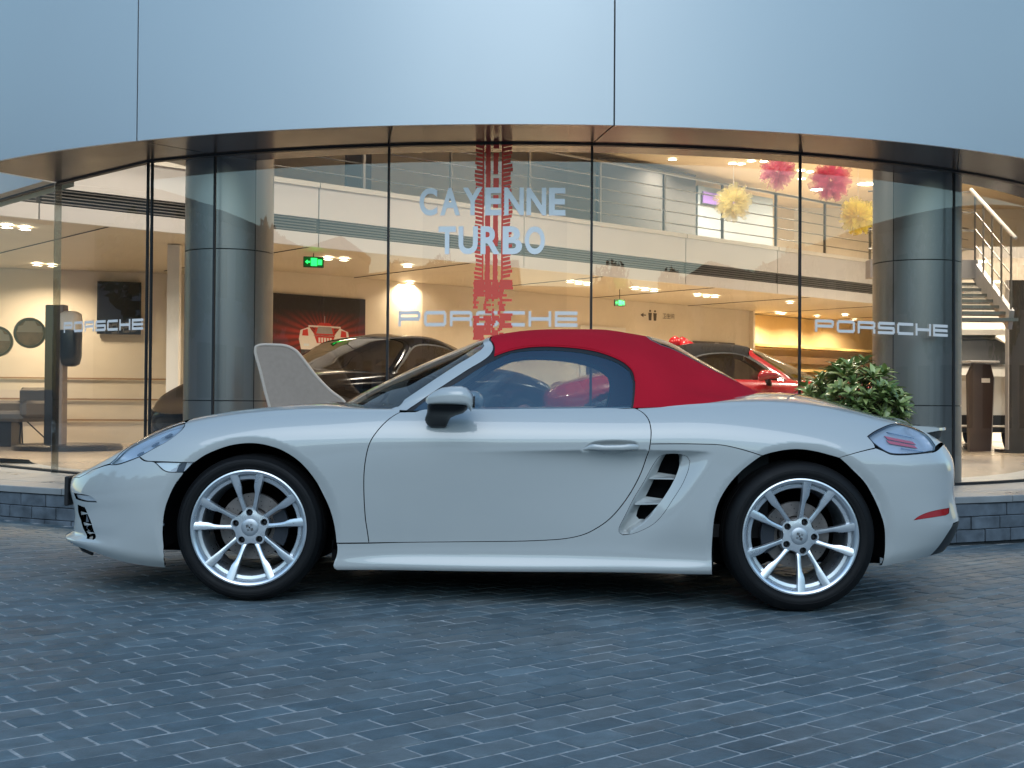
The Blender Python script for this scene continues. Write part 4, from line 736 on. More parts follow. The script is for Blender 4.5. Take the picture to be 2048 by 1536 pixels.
CAR_POLY = {
    'headlight': [(0.2055, 0.5424), (0.2148, 0.5579), (0.2239, 0.6111), (0.2337, 0.6655), (0.2448, 0.6856), (0.2558, 0.6956), (0.2665, 0.699), (0.2761, 0.6956), (0.2815, 0.699), (0.2875, 0.6445), (0.2879, 0.5971), (0.2836, 0.5612), (0.2756, 0.5358), (0.2656, 0.5228), (0.2548, 0.5109), (0.2478, 0.5031), (0.2363, 0.5017), (0.2232, 0.5061), (0.2131, 0.5187)],
    'front_bumper': [(0.2902, 0.4102), (0.2816, 0.3703), (0.2741, 0.3143), (0.2698, 0.2625), (0.2682, 0.192), (0.2687, 0.1249), (0.2725, 0.0732), (0.2763, 0.0497), (0.2778, 0.0259), (0.2738, 0.0001), (0.0, 0.0), (0.0, 0.66), (0.1265, 0.5632), (0.1682, 0.5834), (0.206, 0.5342), (0.2136, 0.5166), (0.2237, 0.5038), (0.2365, 0.5002), (0.2478, 0.5019), (0.2504, 0.4903), (0.2544, 0.4782), (0.2639, 0.4656), (0.2725, 0.4333), (0.2775, 0.4229), (0.2899, 0.4143)],
    'turn_signal': [(0.2649, 0.4637), (0.2838, 0.4486), (0.2988, 0.4387), (0.2912, 0.4153), (0.2776, 0.4242), (0.2725, 0.4341)],
    'front_fender': [(0.3967, 0.1292), (0.3956, 0.1918), (0.3934, 0.2456), (0.3896, 0.2983), (0.3843, 0.3594), (0.3764, 0.4137), (0.3665, 0.4474), (0.356, 0.466), (0.345, 0.4758), (0.3348, 0.4768), (0.3249, 0.4725), (0.3097, 0.457), (0.2998, 0.4392), (0.2838, 0.4495), (0.2644, 0.4669), (0.2544, 0.4801), (0.2478, 0.5031), (0.2548, 0.5109), (0.2656, 0.5228), (0.2756, 0.5358), (0.2836, 0.5612), (0.2879, 0.5971), (0.2875, 0.6445), (0.2935, 0.745), (0.4331, 0.745), (0.4383, 0.66), (0.439, 0.5778), (0.4311, 0.5367), (0.4248, 0.496), (0.4208, 0.4609), (0.4181, 0.4158), (0.4161, 0.3611), (0.4151, 0.2949), (0.4152, 0.2273), (0.4162, 0.1712), (0.4169, 0.13), (0.397, 0.1289)],
    'hood': [(0.0, 0.665), (0.1261, 0.5664), (0.1679, 0.5869), (0.2055, 0.5424), (0.2148, 0.5579), (0.2239, 0.6111), (0.2337, 0.6655), (0.2448, 0.6856), (0.2558, 0.6956), (0.2665, 0.699), (0.2761, 0.6956), (0.2815, 0.699), (0.2955, 0.75), (0.417, 0.75), (0.3995, 1), (0.0, 1)],
    'door': [(0.439, 0.5778), (0.4311, 0.5367), (0.4248, 0.496), (0.4208, 0.4609), (0.4181, 0.4158), (0.4161, 0.3611), (0.4151, 0.2949), (0.4152, 0.2273), (0.4162, 0.1712), (0.4169, 0.13), (0.4404, 0.1327), (0.4814, 0.1373), (0.5065, 0.1398), (0.5218, 0.1439), (0.5319, 0.1492), (0.5423, 0.1635), (0.5507, 0.1878), (0.5583, 0.2178), (0.5664, 0.2618), (0.5734, 0.3077), (0.5792, 0.3569), (0.5828, 0.4096), (0.5839, 0.4431), (0.5845, 0.4735), (0.5847, 0.4996), (0.584, 0.5315), (0.5819, 0.5551), (0.5782, 0.5799), (0.5483, 0.7826), (0.5162, 0.7926), (0.4816, 0.7391), (0.4483, 0.5785)],
    'side_panel': [(0.6568, 0.416), (0.6527, 0.4024), (0.6418, 0.3607), (0.6323, 0.3131), (0.6247, 0.2548), (0.6209, 0.1794), (0.6207, 0.0946), (0.6267, 0.0), (0.4015, 0.0), (0.3971, 0.1263), (0.4169, 0.1277), (0.4404, 0.1327), (0.4814, 0.1373), (0.5065, 0.1398), (0.5218, 0.1439), (0.5319, 0.1492), (0.5423, 0.1635), (0.5507, 0.1878), (0.5583, 0.2178), (0.5664, 0.2618), (0.5734, 0.3077), (0.5792, 0.3569), (0.5828, 0.4096), (0.5839, 0.4431), (0.6133, 0.4448), (0.6286, 0.4445), (0.6389, 0.4373), (0.6498, 0.4253)],
    'rear_fender': [(0.5839, 0.4431), (0.5845, 0.4735), (0.5847, 0.4996), (0.584, 0.5315), (0.5819, 0.5551), (0.5782, 0.5799), (0.5947, 0.78), (0.7914, 0.78), (0.7994, 0.643), (0.7736, 0.5787), (0.7555, 0.5387), (0.7473, 0.5178), (0.7519, 0.495), (0.7533, 0.4749), (0.718, 0.4181), (0.6988, 0.4372), (0.686, 0.4432), (0.6756, 0.4395), (0.6639, 0.4272), (0.6568, 0.416), (0.6498, 0.4253), (0.6389, 0.4373), (0.6286, 0.4445), (0.6133, 0.4448)],
    'tail_light': [(0.7473, 0.5178), (0.7555, 0.5387), (0.7736, 0.5787), (0.7994, 0.643), (0.8218, 0.6956), (0.835, 0.6277), (0.8473, 0.5705), (0.8526, 0.528), (0.845, 0.503), (0.8114, 0.4725), (0.7872, 0.4569), (0.7702, 0.4545), (0.7614, 0.4686), (0.7519, 0.495)],
    'rear_bumper': [(0.7688, 0.0), (0.7633, 0.0437), (0.759, 0.1032), (0.7566, 0.1993), (0.752, 0.2671), (0.7433, 0.3281), (0.73, 0.3775), (0.7179, 0.4193), (0.7538, 0.473), (0.7612, 0.4631), (0.7701, 0.4487), (0.787, 0.4506), (0.8109, 0.4652), (0.8457, 0.4975), (1, 0.66), (1, 0.17), (0.8793, 0.1567), (0.859, 0.0734), (0.8482, 0.0035), (0.7667, 0.0)],
    'diffuser': [(0.8505, 0.0003), (0.86, 0.0697), (0.8789, 0.1492), (1, 0.165), (1, 0.0)],
    'rear_deck': [(0.6426, 0.785), (0.7913, 0.785), (0.7994, 0.643), (0.8218, 0.6956), (0.835, 0.6277), (0.8473, 0.5705), (0.8526, 0.528), (1, 0.665), (1, 1), (0.6527, 1)],
    'intake': [(0.5906, 0.4021), (0.5868, 0.3795), (0.5805, 0.3298), (0.5734, 0.2802), (0.5672, 0.226), (0.5632, 0.1873), (0.563, 0.1704), (0.5652, 0.1607), (0.5711, 0.1654), (0.5782, 0.1816), (0.5844, 0.2017), (0.5901, 0.2307), (0.597, 0.2759), (0.6038, 0.3208), (0.6079, 0.3595), (0.6093, 0.3879), (0.6074, 0.4026), (0.6023, 0.4098), (0.595, 0.409)],
    'intake_open': [(0.5895, 0.3546), (0.5923, 0.3828), (0.5952, 0.3994), (0.6003, 0.4022), (0.6031, 0.3912), (0.6021, 0.3639), (0.5979, 0.324), (0.5919, 0.2837), (0.5855, 0.2484), (0.579, 0.2146), (0.5758, 0.2132), (0.5743, 0.2233), (0.5757, 0.2449), (0.5812, 0.2861), (0.5856, 0.322)],
    'drl': [(0.1042, 0.4319), (0.1541, 0.4101), (0.1701, 0.3843), (0.1795, 0.3452), (0.1464, 0.3608), (0.1119, 0.383)],
    'front_intake': [(0.1139, 0.3416), (0.1434, 0.3206), (0.151, 0.2746), (0.1625, 0.2213), (0.1701, 0.16), (0.1772, 0.0968), (0.1766, 0.0759), (0.1591, 0.0739), (0.141, 0.1622), (0.1259, 0.234), (0.1108, 0.2897)],
    'reflector': [(0.7924, 0.1864), (0.8022, 0.2061), (0.823, 0.2251), (0.8751, 0.2446), (0.8685, 0.2156), (0.8545, 0.2056)],
    'handle_recess': [(0.5439, 0.4223), (0.5456, 0.4374), (0.5497, 0.4538), (0.5554, 0.4595), (0.5617, 0.4613), (0.5686, 0.4593), (0.5744, 0.4551), (0.5775, 0.4464), (0.5771, 0.4267), (0.5762, 0.4192), (0.5687, 0.4159), (0.5664, 0.4112), (0.5606, 0.4088), (0.5554, 0.4118), (0.5531, 0.4181), (0.5479, 0.42)],
    'blades': [[(0.583, 0.338), (0.5874, 0.3539), (0.6006, 0.3499), (0.5989, 0.3384)], [(0.574, 0.2643), (0.5801, 0.286), (0.5911, 0.2822), (0.589, 0.2672)]],
    'handle_spine': [(0.5441, 0.4241), (0.5491, 0.4338), (0.5553, 0.4314), (0.5611, 0.4311), (0.5668, 0.4311), (0.5709, 0.4328), (0.5745, 0.4326), (0.5768, 0.4308)],
    'pillar': [(0.264, 0.0), (0.2907, 0.4434), (0.318, 0.4425), (0.3429, 0.4499), (0.3665, 0.45), (0.389, 0.4376), (0.4021, 0.4531), (0.4062, 0.4832), (0.4048, 0.5391), (0.4088, 0.9), (0.4093, 1), (0.4165, 1), (0.4125, 0.5639), (0.4161, 0.4893), (0.4179, 0.4356), (0.4166, 0.4002), (0.4114, 0.3687), (0.4007, 0.3455), (0.3788, 0.3293), (0.3561, 0.3054), (0.3321, 0.2555), (0.3067, 0.1076), (0.2962, 0.0)],
    'windshield': [(0.0, 0.0), (0.264, 0.0), (0.264, 0.0), (0.2907, 0.4434), (0.318, 0.4425), (0.3429, 0.4499), (0.3665, 0.45), (0.389, 0.4376), (0.4021, 0.4531), (0.4062, 0.4832), (0.4048, 0.5391), (0.4078, 0.9), (0.4083, 1), (0.0, 1)],
    'side_glass': [(0.3073, 0.0057), (0.3219, 0.1418), (0.3476, 0.2504), (0.3646, 0.2588), (0.3953, 0.2991), (0.4198, 0.3352), (0.4419, 0.3735), (0.4612, 0.3859), (0.4802, 0.3871), (0.5054, 0.3816), (0.5306, 0.3757), (0.5562, 0.3655), (0.5756, 0.3497), (0.5886, 0.3115), (0.5918, 0.2314), (0.5905, 0.0965), (0.5878, 0.0047)],
    'window_seal': [(0.2962, 0.0), (0.3067, 0.1076), (0.3321, 0.2555), (0.3561, 0.3054), (0.3788, 0.3293), (0.4007, 0.3455), (0.4114, 0.3687), (0.4166, 0.4002), (0.4199, 0.3599), (0.4418, 0.3913), (0.4612, 0.4092), (0.4803, 0.4132), (0.5055, 0.4092), (0.5308, 0.4052), (0.55, 0.4008), (0.5693, 0.3877), (0.5824, 0.369), (0.5914, 0.3248), (0.5949, 0.2543), (0.5944, 0.1616), (0.5921, 0.0544), (0.5903, 0.0015), (0.5903, 0.0), (0.2962, 0.0)],
    'soft_top': [(0.4199, 0.3599), (0.4418, 0.3913), (0.4612, 0.4092), (0.4803, 0.4132), (0.5055, 0.4092), (0.5308, 0.4052), (0.55, 0.4008), (0.5693, 0.3877), (0.5824, 0.369), (0.5914, 0.3248), (0.5949, 0.2543), (0.5944, 0.1616), (0.5921, 0.0544), (0.5903, 0.0015), (0.5923, 0.0), (1, 0.0), (1, 1), (0.4185, 1), (0.4175, 0.8), (0.415, 0.5565), (0.4183, 0.4859), (0.4204, 0.433), (0.4204, 0.3912)],
    'header_seal': [(0.3887, 0.3455), (0.3994, 0.3687), (0.4046, 0.4002), (0.4059, 0.4356), (0.4041, 0.4893), (0.4005, 0.5639), (0.4085, 0.85), (0.4085, 1), (0.4285, 1), (0.4285, 0.85), (0.4265, 0.5639), (0.4301, 0.4893), (0.4319, 0.4356), (0.4306, 0.4002), (0.4254, 0.3687), (0.4147, 0.3455)]}

def sstep(a, b, x):
    t = np.clip((x - a) / (b - a), 0, 1); return t * t * (3 - 2 * t)

WF, WR = (-1.2347, 0.3276), (1.2344, 0.3365)       # wheel centres (x, z)
AF, AR = 0.379, 0.390                              # arch radii
def body_mod(p, s, v):
    p = p.copy(); x, y, z = p[..., 0], p[..., 1], p[..., 2]
    # hollow below the door crease that deepens towards the side intake
    t = np.clip((0.42 - v) / 0.33, 0, 1)
    shape = (1 - np.exp(-t / 0.07)) * (1 - t) ** 1.6 * 1.25
    xs = x - 0.57 * (z - 0.50)
    d = 0.052 * sstep(-0.62, 0.62, xs) ** 1.5 * (1 - sstep(0.60, 0.74, xs))
    y = y - d * shape * (v < 0.42)
    # rolled lip round the wheel openings
    for (cx, cz), R in ((WF, AF), (WR, AR)):
        r = np.hypot(x - cx, z - cz) - R
        k = np.clip((0.036 - r) / 0.036, 0, 1.3)
        y = y - 0.011 * k ** 1.3 * (v < 0.56)
    p[..., 1] = y
    return p

BODY = Loft(CAR_ROWS, CAR_VK, mod=body_mod)
TOP = Loft(TOP_ROWS, TOP_VK)
M_paint = mat('chalk_car_paint', (0.485, 0.495, 0.477), 0.35, spec=0.4, coat=1.0, coat_rough=0.012, coat_ior=1.72)
M_cloth = mat('red_roof_cloth', (0.50, 0.013, 0.028), 0.95, spec=0.1, bump=0.5, bscale=700, var=0.07, vscale=4)
M_dark = mat('black_plastic', (0.010, 0.010, 0.011), 0.5)
M_gloss = mat('gloss_black', (0.010, 0.010, 0.012), 0.12, coat=0.6)
M_liner = mat('wheel_liner', (0.007, 0.007, 0.008), 0.9, spec=0.1)
M_rubber = mat('tyre_rubber', (0.006, 0.006, 0.0065), 0.6, spec=0.25, rvar=0.08, vscale=8)
M_silver = mat('wheel_silver', (0.74, 0.77, 0.80), 0.30, metal=0.85, rvar=0.04, vscale=20)
M_disc = mat('brake_disc_steel', (0.20, 0.18, 0.17), 0.5, metal=0.5, var=0.3, vscale=14)
M_cal = mat('caliper_dark', (0.03, 0.035, 0.045), 0.35, metal=0.3)
M_chrome = mat('bright_metal', (0.75, 0.78, 0.82), 0.12, metal=1.0)
M_redlens = mat('red_lens', (0.45, 0.008, 0.012), 0.08, coat=1.0)
M_lampbody = mat('lamp_inner_grey', (0.62, 0.66, 0.70), 0.3, metal=0.35)
M_leather = mat('red_leather', (0.26, 0.035, 0.04), 0.45)
M_cabin = mat('cabin_black', (0.012, 0.012, 0.013), 0.7)
M_carglass = glass('car_side_glass', (0.62, 0.68, 0.70), 0.115, gcol=(0.66, 0.88, 1.0))
M_wind = glass('car_windshield', (0.55, 0.60, 0.58), 0.03)
M_lens = glass('clear_lamp_lens', (0.90, 0.93, 0.96), 0.10)

X0, X1 = -2.262, 2.092
class Dom:
    """maps loft parameters to a nearly undistorted plane and back"""
    def __init__(s, L, x0, x1, kv):
        s.L, s.x0, s.x1, s.kv = L, x0, x1, kv; s.t = np.linspace(0, 1, 4001); s.gx = x0 + (x1 - x0) * L.g(s.t)
    def to(s, p): p = np.asarray(p, float); return np.stack([np.interp(p[:, 0], s.t, s.gx), p[:, 1] * s.kv], -1)
    def back(s, q): return np.interp(q[:, 0], s.gx, s.t), np.clip(q[:, 1] / s.kv, 0, 1)
D1 = Dom(BODY, X0, X1, 1.5); D2 = Dom(TOP, TOP_ROWS[0]['xn'], TOP_ROWS[0]['xt'], 1.25)

def smooth_poly(pts, step=0.009, corner=36):
    """closed outline: Catmull-Rom between corners, straight at corners"""
    P_ = np.asarray(pts, float); keep = [0]
    for i in range(1, len(P_)):
        if np.hypot(*(P_[i] - P_[keep[-1]])) > 1e-4: keep.append(i)
    P_ = P_[keep]
    if np.hypot(*(P_[0] - P_[-1])) < 1e-4: P_ = P_[:-1]
    n = len(P_); out = []
    def is_corner(i):
        a = P_[i] - P_[i - 1]; b = P_[(i + 1) % n] - P_[i]
        c = np.dot(a, b) / (np.hypot(*a) * np.hypot(*b) + 1e-12); return math.degrees(math.acos(max(-1, min(1, c)))) > corner
    cor = [is_corner(i) for i in range(n)]
    for i in range(n):
        p1, p2 = P_[i], P_[(i + 1) % n]; d = np.hypot(*(p2 - p1))
        p0 = P_[i - 1]; p3 = P_[(i + 2) % n]
        m1 = (p2 - p1) if cor[i] else (p2 - p0) * d / (d + np.hypot(*(p1 - p0)))
        m2 = (p2 - p1) if cor[(i + 1) % n] else (p3 - p1) * d / (d + np.hypot(*(p3 - p2)))
        k = max(1, int(math.ceil(d / step)))
        for t in np.arange(k) / k:
            h = (2 * t**3 - 3 * t**2 + 1, t**3 - 2 * t**2 + t, -2 * t**3 + 3 * t**2, t**3 - t**2)
            out.append(h[0] * p1 + h[1] * m1 + h[2] * p2 + h[3] * m2)
    return np.array(out)
def area2(p): x, y = p[:, 0], p[:, 1]; return 0.5 * np.sum(x * np.roll(y, -1) - np.roll(x, -1) * y)
def inset(p, d):
    if d == 0: return p
    s = 1 if area2(p) > 0 else -1
    t = np.roll(p, -1, 0) - np.roll(p, 1, 0); t /= np.maximum(np.linalg.norm(t, axis=1, keepdims=True), 1e-9)
    return p + s * d * np.stack([-t[:, 1], t[:, 0]], -1)
def in_poly(q, p):
    x, y = q[:, 0], q[:, 1]; ins = np.zeros(len(q), bool); j = len(p) - 1
    for i in range(len(p)):
        xi, yi = p[i]; xj, yj = p[j]
        if yi != yj:
            c = ((yi > y) != (yj > y)) & (x < (xj - xi) * (y - yi) / (yj - yi) + xi); ins ^= c
        j = i
    return ins
def near(q, p):
    out = np.empty(len(q))
    for a in range(0, len(q), 4000):
        out[a:a + 4000] = np.sqrt(((q[a:a + 4000, None] - p[None]) ** 2).sum(-1)).min(1)
    return out
def fill(poly, holes, gx=0.014, gy=0.012):
    """constrained triangulation of an outline with holes and a regular inner grid"""
    lo, hi = poly.min(0), poly.max(0)
    g = np.stack(np.meshgrid(np.arange(lo[0], hi[0], gx), np.arange(lo[1], hi[1], gy), indexing='ij'), -1).reshape(-1, 2)
    k = in_poly(g, poly)
    for h in holes: k &= ~in_poly(g, h)
    g = g[k]
    if len(g): g = g[near(g, np.concatenate([poly] + holes)) > 0.45 * min(gx, gy)]
    V = [poly] + holes; edges = []; o = 0
    for r in V:
        n = len(r); edges += [(o + i, o + (i + 1) % n) for i in range(n)]; o += n
    pts = np.concatenate(V + [g]) if len(g) else np.concatenate(V)
    vv, ee, ff, *_ = delaunay_2d_cdt([Vector(p) for p in pts], edges, [], 0, 1e-7)
    vv = np.array([tuple(v) for v in vv]); ff = np.array([tuple(f) for f in ff if len(f) == 3])
    c = vv[ff].mean(1); k = in_poly(c, poly)
    for h in holes: k &= ~in_poly(c, h)
    ff = ff[k]; used = np.unique(ff); re = -np.ones(len(vv), int); re[used] = np.arange(len(used))
    return vv[used], re[ff]

def panel(name, dom, poly, mat_, parent, holes=(), both=False, mirror=False, gap=0.0022, flange=0.014, depth=None, off=0.0, gx=0.014, gy=0.012, step=0.009, side=None, uvsm=36, hole_grow=0.0):
    """a body panel cut from the loft; returns near (and mirrored far) object"""
    P_ = inset(smooth_poly(dom.to(poly), step, uvsm), gap)
    H_ = [inset(smooth_poly(dom.to(h), step, uvsm), -hole_grow) for h in holes]
    q, f = fill(P_, H_, gx, gy)
    s, v = dom.back(q); p = dom.L(s, v); n = dom.L.normal(s, v)
    if np.median(n[:, 1]) < 0: n = -n
    bad = np.linalg.norm(n, axis=1) < 0.5; n[bad] = (0, 1, 0)
    if depth is not None or off:
        dd = (depth(q) if depth is not None else 0) + off
        p = p - n * np.reshape(dd, (-1, 1)) if np.ndim(dd) else p - n * dd
    fn = np.cross(p[f[:, 1]] - p[f[:, 0]], p[f[:, 2]] - p[f[:, 0]])
    flip = (fn * n[f[:, 0]]).sum(1) < 0; f = f.copy(); f[flip] = f[flip][:, ::-1]
    if depth is not None:                          # recompute smooth normals of the displaced sheet
        n2 = np.zeros_like(p); fn = np.cross(p[f[:, 1]] - p[f[:, 0]], p[f[:, 2]] - p[f[:, 0]])
        for k in range(3): np.add.at(n2, f[:, k], fn)
        n = n2 / np.maximum(np.linalg.norm(n2, axis=1, keepdims=True), 1e-12)
    V = [p]; N = [n]; Fc = [tuple(t) for t in f]; o = len(p)
    if flange > 0:
        for ring in [P_] + H_:
            s, v = dom.back(ring); rp = dom.L(s, v); rn = dom.L.normal(s, v)
            if np.median(rn[:, 1]) < 0: rn = -rn
            if depth is not None: rp = rp - rn * np.reshape(depth(ring), (-1, 1))
            if off: rp = rp - rn * off
            inn = rp - rn * flange; m = len(rp)
            tg = np.roll(rp, -1, 0) - np.roll(rp, 1, 0); wn_ = np.cross(tg, rn); wn_ /= np.maximum(np.linalg.norm(wn_, axis=1, keepdims=True), 1e-9)
            V += [rp, inn]; N += [wn_, wn_]
            Fc += [(o + i, o + (i + 1) % m, o + m + (i + 1) % m, o + m + i) for i in range(m)]; o += 2 * m
    V = np.concatenate(V); N = np.concatenate(N)
    def emit(V, N, Fc, sgn):
        V = V.copy(); N = N.copy()
        V[:, 1] *= -sgn; N[:, 1] *= -sgn           # near side is local -y
        F2 = Fc if sgn < 0 else [t[::-1] for t in Fc]
        return V, N, F2
    def make(parts):
        vs_, ns_, fs_ = [], [], []; o = 0
        for (a, b, c) in parts: vs_.append(a); ns_.append(b); fs_ += [tuple(i + o for i in t) for t in c]; o += len(a)
        vs_ = np.concatenate(vs_); ns_ = np.concatenate(ns_)
        me = bpy.data.meshes.new(name); me.from_pydata(vs_.tolist(), [], fs_); me.update()
        me.polygons.foreach_set('use_smooth', [True] * len(me.polygons))
        me.normals_split_custom_set_from_vertices(ns_.tolist())
        me.materials.append(mat_)
        return link_obj(name, me, None, parent)
    if mirror: return make([emit(V, N, Fc, 1), emit(V, N, Fc, -1)])
    a = make([emit(V, N, Fc, 1)])
    if both: return a, make([emit(V, N, Fc, -1)])
    return a

car = empty('roadster', (0.055, 6.55, -SLOPE * 0.055), (0, SLOPE, 0))
tag(car, 'chalk white two seat roadster with closed red fabric roof parked before the showroom', 'car')
PL = CAR_POLY
bump_ = panel('front_bumper', D1, PL['front_bumper'], M_paint, car, [PL['drl'], PL['front_intake']], mirror=True)
hood_ = panel('hood', D1, PL['hood'], M_paint, car, mirror=True)
fend = panel('front_fender', D1, PL['front_fender'], M_paint, car, both=True)
doors = panel('door', D1, PL['door'], M_paint, car, [PL['handle_recess']], both=True)
sidep = panel('side_panel', D1, PL['side_panel'], M_paint, car, [PL['intake']], both=True)
rfen = panel('rear_fender', D1, PL['rear_fender'], M_paint, car, both=True)
rbump = panel('rear_bumper', D1, PL['rear_bumper'], M_paint, car, [PL['reflector']], mirror=True)
deck_ = panel('rear_deck', D1, PL['rear_deck'], M_paint, car, mirror=True)
diff_ = panel('rear_diffuser', D1, PL['diffuser'], M_dark, car, mirror=True, off=0.004)
# lamps
hl = panel('headlight', D1, PL['headlight'], M_lens, car, both=True, gap=0.003, flange=0.0)
def subpanel(name, poly, mat_, parents, off, gap=0.0, **k):
    a, b = panel(name, D1, poly, mat_, car, both=True, off=off, gap=gap, **k); a.parent = parents[0]; b.parent = parents[1]; return a, b
def lamp_bowl(q): return 0.004 + 0.035 * np.clip(near(q, _ring) / 0.05, 0, 1) ** 0.7
_ring = smooth_poly(D1.to(PL['headlight']))
subpanel('lamp_bowl', PL['headlight'], M_lampbody, hl, 0.0, depth=lamp_bowl, flange=0.0)
subpanel('lamp_rim', PL['headlight'], M_dark, hl, 0.006, flange=0.004, holes=[(np.stack([*D1.back(inset(smooth_poly(D1.to(PL['headlight'])), 0.011))], -1))], gx=0.02)
hc = D1.to(PL['headlight']).mean(0)
def blob(dx, dy, rx, ry, ang, n=14):
    t = np.linspace(0, 2 * np.pi, n, endpoint=False); a = rx * np.cos(t); b = ry * np.sin(t); ca, sa = math.cos(ang), math.sin(ang)
    return np.stack([*D1.back(np.stack([hc[0] + dx + a * ca - b * sa, hc[1] + dy + a * sa + b * ca], -1))], -1)
for dx, dy in ((0.075, 0.055), (0.02, 0.0), (-0.045, -0.055)):
    subpanel('projector_lens', blob(dx, dy, 0.020, 0.016, 0.8), mat('projector_glass', (0.10, 0.12, 0.15), 0.08), hl, 0.029, flange=0.002)
subpanel('strip_glint', blob(0.060, 0.078, 0.030, 0.013, 0.75), mat('glint_white', (0.85, 0.87, 0.9), 0.3), hl, 0.026, flange=0.002)  # lamp strip enlarged in white to paint the reflection at the lamp's top
sg = panel('turn_signal', D1, PL['turn_signal'], M_lens, car, both=True, gap=0.002, flange=0)
subpanel('lamp_bowl', PL['turn_signal'], mat('signal_white', (0.85, 0.87, 0.88), 0.3), sg, 0.012, flange=0)
_q = D1.to(PL['turn_signal']); _sq = np.array([(_q[2][0] * 0.42 + _q[0][0] * 0.58 + 0.02, _q[:, 1].min() - 0.004), (_q[3][0] - 0.006, _q[:, 1].min() - 0.004), (_q[2][0] - 0.016, _q[:, 1].max() - 0.012), (_q[2][0] * 0.55 + _q[0][0] * 0.45 + 0.02, _q[:, 1].max() - 0.012)])
subpanel('signal_shade', np.stack([*D1.back(_sq)], -1), mat('signal_dark', (0.06, 0.08, 0.10), 0.3), sg, 0.010, flange=0, uvsm=10)
tl = panel('tail_light', D1, PL['tail_light'], M_lens, car, both=True, gap=0.003, flange=0)
_ring2 = smooth_poly(D1.to(PL['tail_light']))
def tail_bowl(q): return 0.004 + 0.030 * np.clip(near(q, _ring2) / 0.03, 0, 1) ** 0.6
subpanel('lamp_bowl', PL['tail_light'], mat('tail_inner', (0.62, 0.64, 0.68), 0.3, metal=0.3), tl, 0.0, depth=tail_bowl, flange=0)
subpanel('lamp_rim', PL['tail_light'], M_dark, tl, 0.003, flange=0.004, holes=[np.stack([*D1.back(inset(_ring2, 0.008))], -1)], gx=0.02)
tc_ = D1.to(PL['tail_light']).mean(0)
def bar(dx, dy, w, h, sh=0.0):
    q = np.array([(dx - w, dy - h), (dx + w, dy - h), (dx + w + sh, dy + h), (dx - w + sh, dy + h)]) + tc_
    return np.stack([*D1.back(q)], -1)
M_redglow = mat('red_lamp_plastic', (0.75, 0.10, 0.13), 0.25)
for dy in (-0.016, 0.012): subpanel('red_bar', bar(0.01, dy, 0.072, 0.010, -0.012), M_redglow, tl, 0.028, flange=0.002, uvsm=10)
for dx, dy, w in ((-0.03, 0.052, 0.05), (0.05, 0.052, 0.035), (0.045, -0.048, 0.06)): subpanel('chrome_strip', bar(dx, dy, w, 0.003), M_chrome, tl, 0.024, flange=0.002, uvsm=10)
rf = panel('rear_reflector', D1, PL['reflector'], M_redlens, car, both=True, gap=0.001, flange=0.01, off=0.002)
dl = panel('daytime_light', D1, PL['drl'], M_gloss, car, both=True, gap=0.0, flange=0, off=0.022)
subpanel('lamp_strip', [(a + 0.004, b - 0.012) for a, b in PL['drl'][:3]] + [(a - 0.006, b + 0.010) for a, b in PL['drl'][3:]], M_lampbody, dl, 0.010, flange=0.01)
fi = panel('front_intake', D1, PL['front_intake'], M_liner, car, both=True, gap=-0.02, flange=0, off=0.045)
# intake blades of the front bumper
qi = D1.to(PL['front_intake']); zlo, zhi = qi[:, 1].min(), qi[:, 1].max()
for k in range(3):
    yy = zlo + (zhi - zlo) * (0.25 + 0.26 * k); xl = np.interp(yy, [zlo, zhi], [qi[7][0] - 0.01, qi[10][0] - 0.02])
    qq = np.array([(xl, yy - 0.016), (xl + 0.030, yy - 0.010), (xl + 0.062, yy - 0.004), (xl + 0.062, yy + 0.002), (xl + 0.028, yy + 0.012), (xl, yy + 0.022)])
    subpanel('intake_fin', np.stack([*D1.back(qq)], -1), M_paint, fi, 0.010, flange=0.02, uvsm=10)
# side intake: sloped floor, dark throat, blades
_il = D1.to(PL['intake']); _left = smooth_poly(_il)[:]
lft = np.concatenate([np.linspace(_il[i], _il[i + 1], 12) for i in range(0, 6)]); rgt = np.concatenate([np.linspace(_il[i], _il[i + 1], 12) for i in range(8, 15)])
_ir = smooth_poly(_il)
def intake_depth(q):
    a, b = near(q, lft), near(q, rgt); t = a / (a + b + 1e-6); e = near(q, _ir)
    d = 0.050 * sstep(0.0, 0.34, t) * (1 - sstep(0.66, 0.71, t))
    return d * np.clip(e / 0.012, 0, 1)
si = panel('side_intake', D1, PL['intake'], M_paint, car, [PL['intake_open']], both=True, gap=0.0018, flange=0.012, depth=intake_depth, gx=0.005, gy=0.005, step=0.005)
thr = np.stack([*D1.back(inset(smooth_poly(D1.to(PL['intake_open'])), -0.02))], -1)
subpanel('intake_throat', thr, M_liner, si, 0.11, flange=0)
def blade(pts):                      # four outline points: two outer, two inner
    q = np.array(pts); s, v = q[:, 0], q[:, 1]; p = BODY(s, v); n = BODY.normal(s, v)
    if np.median(n[:, 1]) < 0: n = -n
    d = np.array([0.012, 0.055, 0.055, 0.006]); p = p - n * d[:, None]
    for sgn, par in ((-1, si[0]), (1, si[1])):
        t = np.array([0, 0, -0.006]); w = p.copy(); w[:, 1] *= sgn
        MB().add(list(map(tuple, w)) + [tuple(x + t) for x in w], [(0, 1, 2, 3), (7, 6, 5, 4), (0, 4, 5, 1), (1, 5, 6, 2), (2, 6, 7, 3), (3, 7, 4, 0)]).build('intake_blade', M_paint, par)
for b in PL['blades']: blade(b)
